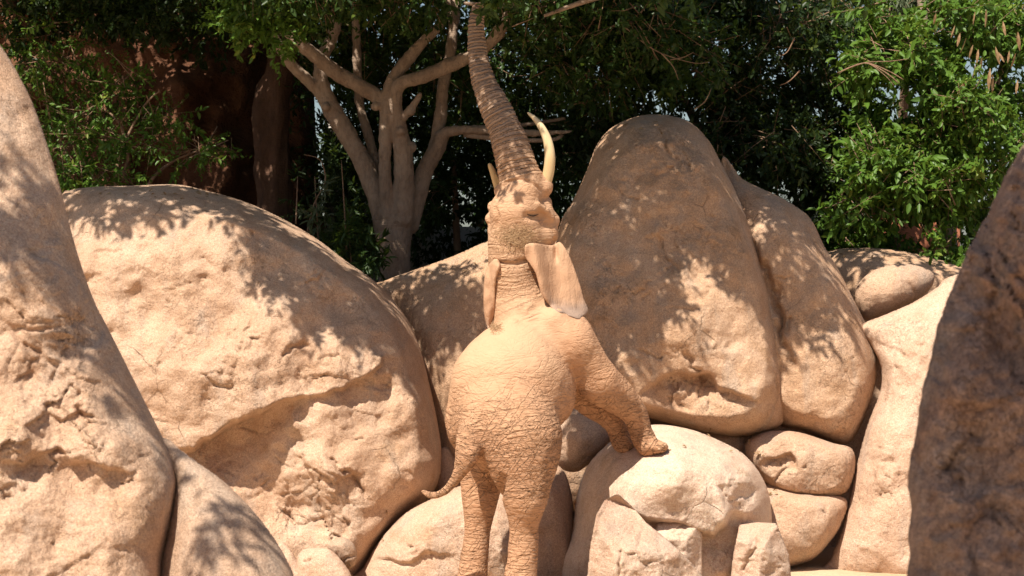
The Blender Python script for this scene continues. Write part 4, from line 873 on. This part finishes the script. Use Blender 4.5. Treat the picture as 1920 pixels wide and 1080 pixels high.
t = NT('elephant_skin')
nc = t.ncol(5, 4); cd = t.vadd(t.scaled((1, 1, 1.35)), nc, .10)
def rot(vec, ang, sc):
    m = t.n('ShaderNodeMapping'); m.inputs['Rotation'].default_value = (0, R(ang), 0); t.L(vec, m.inputs['Vector'])
    m2 = t.n('ShaderNodeMapping'); m2.inputs['Scale'].default_value = sc; t.L(m.outputs[0], m2.inputs['Vector']); return m2.outputs[0]
dco = t.vadd(t.co, t.ncol(3.2, 2), .16)
def lines(ang, sc, w, det=2):
    n = t.noise(1, det, .5, rot(dco, ang, sc)); d = t.math('ABSOLUTE', t.math('SUBTRACT', n, .5)); return t.ramp(d, [(0., 0.), (w, 1.)])
la = lines(10, (1.5, 1.5, 13), .045, .5); lb = lines(-46, (2.2, 2.2, 15), .035, .5); lc = lines(50, (2.4, 2.4, 17), .035, .5); ld = lines(-6, (3, 3, 30), .06, 1)
l1 = t.math('MULTIPLY', la, t.math('MULTIPLY', t.math('MULTIPLY_ADD', lb, .55, .45), t.math('MULTIPLY_ADD', lc, .35, .65))); l2 = t.math('MULTIPLY', ld, t.math('MULTIPLY_ADD', lc, .5, .5))
wk = t.attr('wrinkle'); rg = t.attr('ring'); rgw = t.attr('ring_weight')
ph = t.math('MULTIPLY_ADD', rg, 2 * math.pi / .034, t.math('MULTIPLY', t.noise(4, 3), 12.0)); sn = t.math('MULTIPLY_ADD', t.math('SINE', ph), .5, .5)
sn = t.ramp(sn, [(.0, 0.), (.45, .8), (1., 1.)])
fold_n = t.ramp(t.noise(9, 4, .6, t.scaled((.8, .8, 2.4)), 1.2), [(.38, 0.), (.52, .8), (.7, 1.)])
a = t.noise(2.0, 5, .6); bl = t.noise(6, 5, .6); fine = t.noise(70, 4, .65)
c = t.mix(t.ramp(a, [(.35, 0.), (.65, 1.)]), (.51, .285, .168), (.57, .34, .208))
c = t.mix(t.math('MULTIPLY', t.ramp(bl, [(.45, 0.), (.72, 1.)]), .45), c, (.40, .23, .125))
c = t.mix(t.attr('pale'), c, (.54, .35, .22)); c = t.mix(t.math('MULTIPLY', wk, .55), c, (.45, .235, .13)); c = t.mix(t.attr('grey'), c, (.33, .235, .175))
crease_tint = t.math('MULTIPLY', t.math('SUBTRACT', 1, l1), t.math('MULTIPLY', wk, .27)); c = t.mix(crease_tint, c, (.20, .105, .055))  # wrinkle lines are coloured a darker brown
ring_tint = t.math('MULTIPLY', t.math('SUBTRACT', 1, sn), t.math('MULTIPLY', rgw, .30)); c = t.mix(ring_tint, c, (.19, .11, .06))  # troughs between the skin rings are coloured darker
nb_ = t.bump(l1, .020, 1); 
def wb(h, wsock, dist, prev):
    n = t.n('ShaderNodeBump'); n.inputs['Distance'].default_value = dist; t.L(wsock, n.inputs['Strength']); t.L(h, n.inputs['Height'])
    if prev is not None: t.L(prev, n.inputs['Normal'])
    return n.outputs[0]
nb_ = wb(l1, wk, .021, None); nb_ = wb(fold_n, wk, .016, nb_); nb_ = wb(l2, wk, .011, nb_); nb_ = wb(sn, rgw, .020, nb_); nb_ = t.bump(fine, .006, .8, nb_)
M['skin'] = t.done(c, .85, nb_, .2)
t = NT('ear_skin'); a = t.noise(3, 5); f = t.noise(20, 5, .6, t.scaled((1, 1, .35)))
c = t.mix(t.ramp(a, [(.35, 0.), (.65, 1.)]), (.46, .265, .16), (.53, .325, .205)); c = t.mix(t.math('MULTIPLY', t.ramp(f, [(.4, 0.), (.7, 1.)]), .2), c, (.42, .25, .155)); c = t.mix(t.attr('grey'), c, (.27, .20, .165))
M['ear'] = t.done(c, .9, t.bump(t.ramp(t.math('ABSOLUTE', t.math('SUBTRACT', t.noise(1, 2, .5, t.scaled((14, 14, 3.5))), .5)), [(0., 0.), (.10, 1.)]), .0035, .6, t.bump(f, .008, 1, t.bump(t.noise(70, 3), .006))), .12)
t = NT('ivory'); a = t.noise(5, 4, .5, t.scaled((1, 1, .3))); M['ivory'] = t.done(t.mix(t.ramp(a, [(.35, 0.), (.7, 1.)]), (.72, .58, .36), (.50, .33, .15)), .42, t.bump(a, .004), .4)
t = NT('toenail'); M['nail'] = t.done(t.mix(t.noise(20, 3), (.50, .33, .21), (.40, .26, .16)), .7)
t = NT('wet_eye'); t.done((.012, .008, .006), .08, None, .6); M['eye'] = t.m
el = empty('elephant', E(935, 1130, .15)); tag(el, 'dusty tan elephant reared with front feet on a boulder, trunk raised into the tree', 'elephant')
eo = np.array(el.location)
grey = np.clip(.7 * sstep(360, 200, vz) + .5 * sstep(.1, .9, fbm(v * 2, 3)), 0, .8) * (.2 + .8 * sstep(430, 300, vz))
me = mesh_np('body', v - eo, Q, attrs={'ring': ('POINT', ring), 'ring_weight': ('POINT', rw), 'wrinkle': ('POINT', wr), 'pale': ('POINT', .6 * sstep(800, 660, vz + 60 * fbm(v * 2.5, 3)) * sstep(1075, 1030, vx) * np.where(vz < 420, .6, 1)), 'grey': ('POINT', grey)})
link('body', me, M['skin'], el)
EV = v
DEBUG_HOOK = 0
PX = 960 + EV[:, 0] * F / (EV[:, 1] - CAM_Y); PY = 540 - (EV[:, 2] - CAM_Z) * F / (EV[:, 1] - CAM_Y); DD = EV[:, 1] - CAM_Y
def esurf(px, py, rad=4):
    m = (np.abs(PX - px) < rad) & (np.abs(PY - py) < rad); return DD[m].min() if m.any() else 22.5

def ear(outline, depth, thick, step=2.5, roll=0, grey_from=1e9):
    poly = smooth_poly(outline, 6); lo = poly.min(0) - 2 * step; hi = poly.max(0) + 2 * step
    xs = np.arange(lo[0], hi[0], step); ys = np.arange(lo[1], hi[1], step); X, Y = np.meshgrid(xs, ys); q = np.stack([X.ravel(), Y.ravel()], 1)
    sd, cp = poly_sd(q, poly); ins = sd > 0; q2 = np.where(ins[:, None], q, cp); use = sd > -step * .999
    nx, ny = len(xs), len(ys); U = use.reshape(ny, nx); I2 = ins.reshape(ny, nx); I = np.arange(nx * ny).reshape(ny, nx)
    cell = U[:-1, :-1] & U[1:, :-1] & U[:-1, 1:] & U[1:, 1:] & (I2[:-1, :-1] | I2[1:, :-1] | I2[:-1, 1:] | I2[1:, 1:])
    quads = np.stack([I[:-1, :-1][cell], I[1:, :-1][cell], I[1:, 1:][cell], I[:-1, 1:][cell]], 1); used = np.unique(quads); idx = -np.ones(len(q), int); idx[used] = np.arange(len(used))
    prof = thick * np.sqrt(np.clip(1 - (1 - np.clip(sd / 7, 0, 1)) ** 2, 0, 1))
    d = depth(q2[:, 0], q2[:, 1], sd)
    sdp = np.array([(lambda z: z if z > -.59 else 9)(surf_depth(x, y)) if u_ else 9 for (x, y), u_ in zip(q2, use)]) + ED
    d = np.where(sdp < ED + 3, np.minimum(d, sdp - thick - .008), d)
    D2 = d.reshape(ny, nx)
    for _ in range(6):
        Pd = np.pad(D2, 1, mode='edge'); D2 = .5 * D2 + .125 * (Pd[2:, 1:-1] + Pd[:-2, 1:-1] + Pd[1:-1, 2:] + Pd[1:-1, :-2])
    d = D2.ravel()
    vf = PV(q2[used, 0], q2[used, 1], (d - prof)[used]); bi = used[ins[used]]; idb = idx.copy(); idb[bi] = len(used) + np.arange(len(bi)); vb = PV(q2[bi, 0], q2[bi, 1], (d + prof)[bi])
    V = np.concatenate([vf, vb]); pyv = np.concatenate([q2[used, 1], q2[bi, 1]]); sdv = np.concatenate([sd[used], sd[bi]])
    g = .8 * sstep(grey_from, grey_from + 40, pyv + 14 * fbm(V * 6, 3))
    link('ear', mesh_np('ear', V - eo, [idx[quads], idb[quads][:, ::-1]], attrs={'grey': ('POINT', g)}), M['ear'], el)
ear([(983, 462), (992, 456), (1012, 457), (1035, 460), (1050, 454), (1064, 472), (1078, 505), (1088, 535), (1095, 560), (1103, 580), (1100, 588), (1092, 594), (1087, 601), (1076, 597), (1068, 595), (1060, 589), (1047, 587), (1034, 577), (1022, 562), (1014, 548), (1009, 530), (1004, 512), (994, 496), (985, 482)],
    lambda x, y, sd: ED + surf_depth(990, 474) + .05 - .0008 * (y - 455) + .0024 * (x - 1000) - .09 * np.exp(-(((x - 1000 - .20 * (y - 455)) / 13) ** 2)) * sstep(600, 520, y) + .04 * np.exp(-(((x - 1030 - .2 * (y - 455)) / 13) ** 2)) * sstep(590, 500, y) + .02 * pnoise(np.stack([x / 40, y / 50, x * 0], 1)) + .07 * np.exp(-((x - 1043) / 3.2) ** 2) * sstep(500, 480, y) + .012 * pnoise(np.stack([x / 12, y / 30, x * 0 + 4], 1)) + .02 * sstep(575, 600, y) * pnoise(np.stack([x / 7, y / 20, x * 0 + 8], 1)), .015, 2.2, grey_from=545)
ear([(920, 492), (930, 484), (938, 492), (938, 505), (931, 525), (929, 560), (927, 590), (921, 606), (915, 616), (909, 595), (906, 560), (908, 525), (912, 505)],
    lambda x, y, sd: 22.62 + .0005 * (y - 490) - .05 * np.clip(sd / 12, 0, 1) + .02 * pnoise(np.stack([x / 9, y / 22, x * 0 + 2], 1)), .03, 2.0, grey_from=585)
def tusk(ch):
    c = curve_pts([E(a, b, d) for a, b, d, r in ch], 6); r = curve_pts([(r * pm, 0, 0) for a, b, d, r in ch], 6)[:, 0]
    V, q, cp = tube_np(c, r, 16); link('tusk', mesh_np('tusk', V - eo, [q, cp]), M['ivory'], el)
tusk([(1020, 352, .70, 11), (1028, 325, .68, 11), (1031, 295, .66, 10.5), (1027, 265, .66, 9), (1016, 240, .67, 7.2), (1003, 223, .69, 5), (993, 214, .70, 3), (989, 211, .70, 1.2)])
tusk([(940, 365, .86, 9), (932, 345, .84, 8), (925, 325, .82, 6.5), (919, 311, .81, 4.5), (916, 307, .81, 2)])
# eye: a dark slit under the brow
c = curve_pts([P(a_, b_, esurf(a_, b_, 2.5) + .002) for a_, b_ in ((988, 402), (999, 405), (1010, 402))], 4); V, q, cp = tube_np(c, np.array([.001, .003, .0045, .006, .0065, .006, .0045, .003, .001]), 8)
link('eye', mesh_np('eye', V - eo, [q, cp]), M['eye'], el)
for px, py in [(1249, 836), (1238, 844)]:
    d = esurf(px - 2, py - 2, 5); cc = P(px - 2, py - 2, d); u = np.linspace(0, np.pi, 7); w_ = np.linspace(0, 2 * np.pi, 12, endpoint=False)
    V = np.array([[.015 * math.sin(a) * math.cos(b), .007 * math.sin(a) * math.sin(b), .012 * math.cos(a)] for a in u for b in w_]) + cc
    q = np.array([[i * 12 + j, i * 12 + (j + 1) % 12, (i + 1) * 12 + (j + 1) % 12, (i + 1) * 12 + j] for i in range(6) for j in range(12)]); link('toenail', mesh_np('toenail', V - eo, q), M['nail'], el)
# dry grass lying on the crown of the head and behind the left ear
hp = []; V = []; Q_ = []
for _ in range(760):
    if _ < 640: px, py = 966 + rng.normal() * 22, 445 + rng.normal() * 12
    else: px, py = 928 + rng.normal() * 7, 613 + rng.normal() * 5
    if not (921 < px < 1030): continue
    d = esurf(px, py, 3.5) - .006; a = rng.random() * 6.28; l = .012 + .03 * rng.random(); c = P(px, py, d); dr = np.array([math.cos(a), -.25 * rng.random(), math.sin(a) * .7]); sd_ = np.array([-math.sin(a), -.3, math.cos(a)]) * .0018
    b = len(V); V += [c - dr * l + sd_, c - dr * l - sd_, c + np.array([0, -.008, 0]) - sd_, c + np.array([0, -.008, 0]) + sd_, c + dr * l - sd_ * .4, c + dr * l + sd_ * .4]; Q_ += [(b, b + 1, b + 2, b + 3), (b + 3, b + 2, b + 4, b + 5)]
V = np.array(V); go = V.mean(0); hg = link('dry_grass', mesh_np('dry_grass', V - go, np.array(Q_), False), M['straw'], loc=go); tag(hg, 'wisps of dry grass lying on the back of the elephant head and neck', 'grass', kind='stuff')

# fallen dry leaves caught on the boulders and in their joints
lp = []
for x0, x1, y0, y1, n, d in [(140, 420, 352, 372, 26, 25.3), (1130, 1330, 222, 260, 8, 25.5), (1560, 1760, 470, 486, 12, 27), (1395, 1440, 830, 860, 8, 24.6), (1230, 1400, 800, 850, 10, 23.8), (690, 800, 950, 1050, 7, 24), (1440, 1560, 915, 935, 9, 24.6), (740, 900, 470, 515, 10, 26)]:
    for _ in range(n):
        px, py = x0 + (x1 - x0) * rng.random(), y0 + (y1 - y0) * rng.random(); z = front(px, py, d)
        if z != d and front(px, py - 7, d) != d and abs(z - d) < 1.6: lp.append(P(px, py, z - .012))
lp = np.array(lp); n = len(lp); g0 = lp.mean(0)
o = link('dry_leaves', leaves_mesh('dry_leaves', lp - g0, unit(rng.normal(size=(n, 3)) * [1, .4, .5]), unit(np.array([0, -.6, .8]) + .3 * rng.normal(size=(n, 3))), .045 + .03 * rng.random(n), .4, rng.random(n)), M['leaf_dead'], loc=g0)
tag(o, 'fallen dry leaves scattered on the boulder tops and in their joints', 'leaves', kind='stuff')
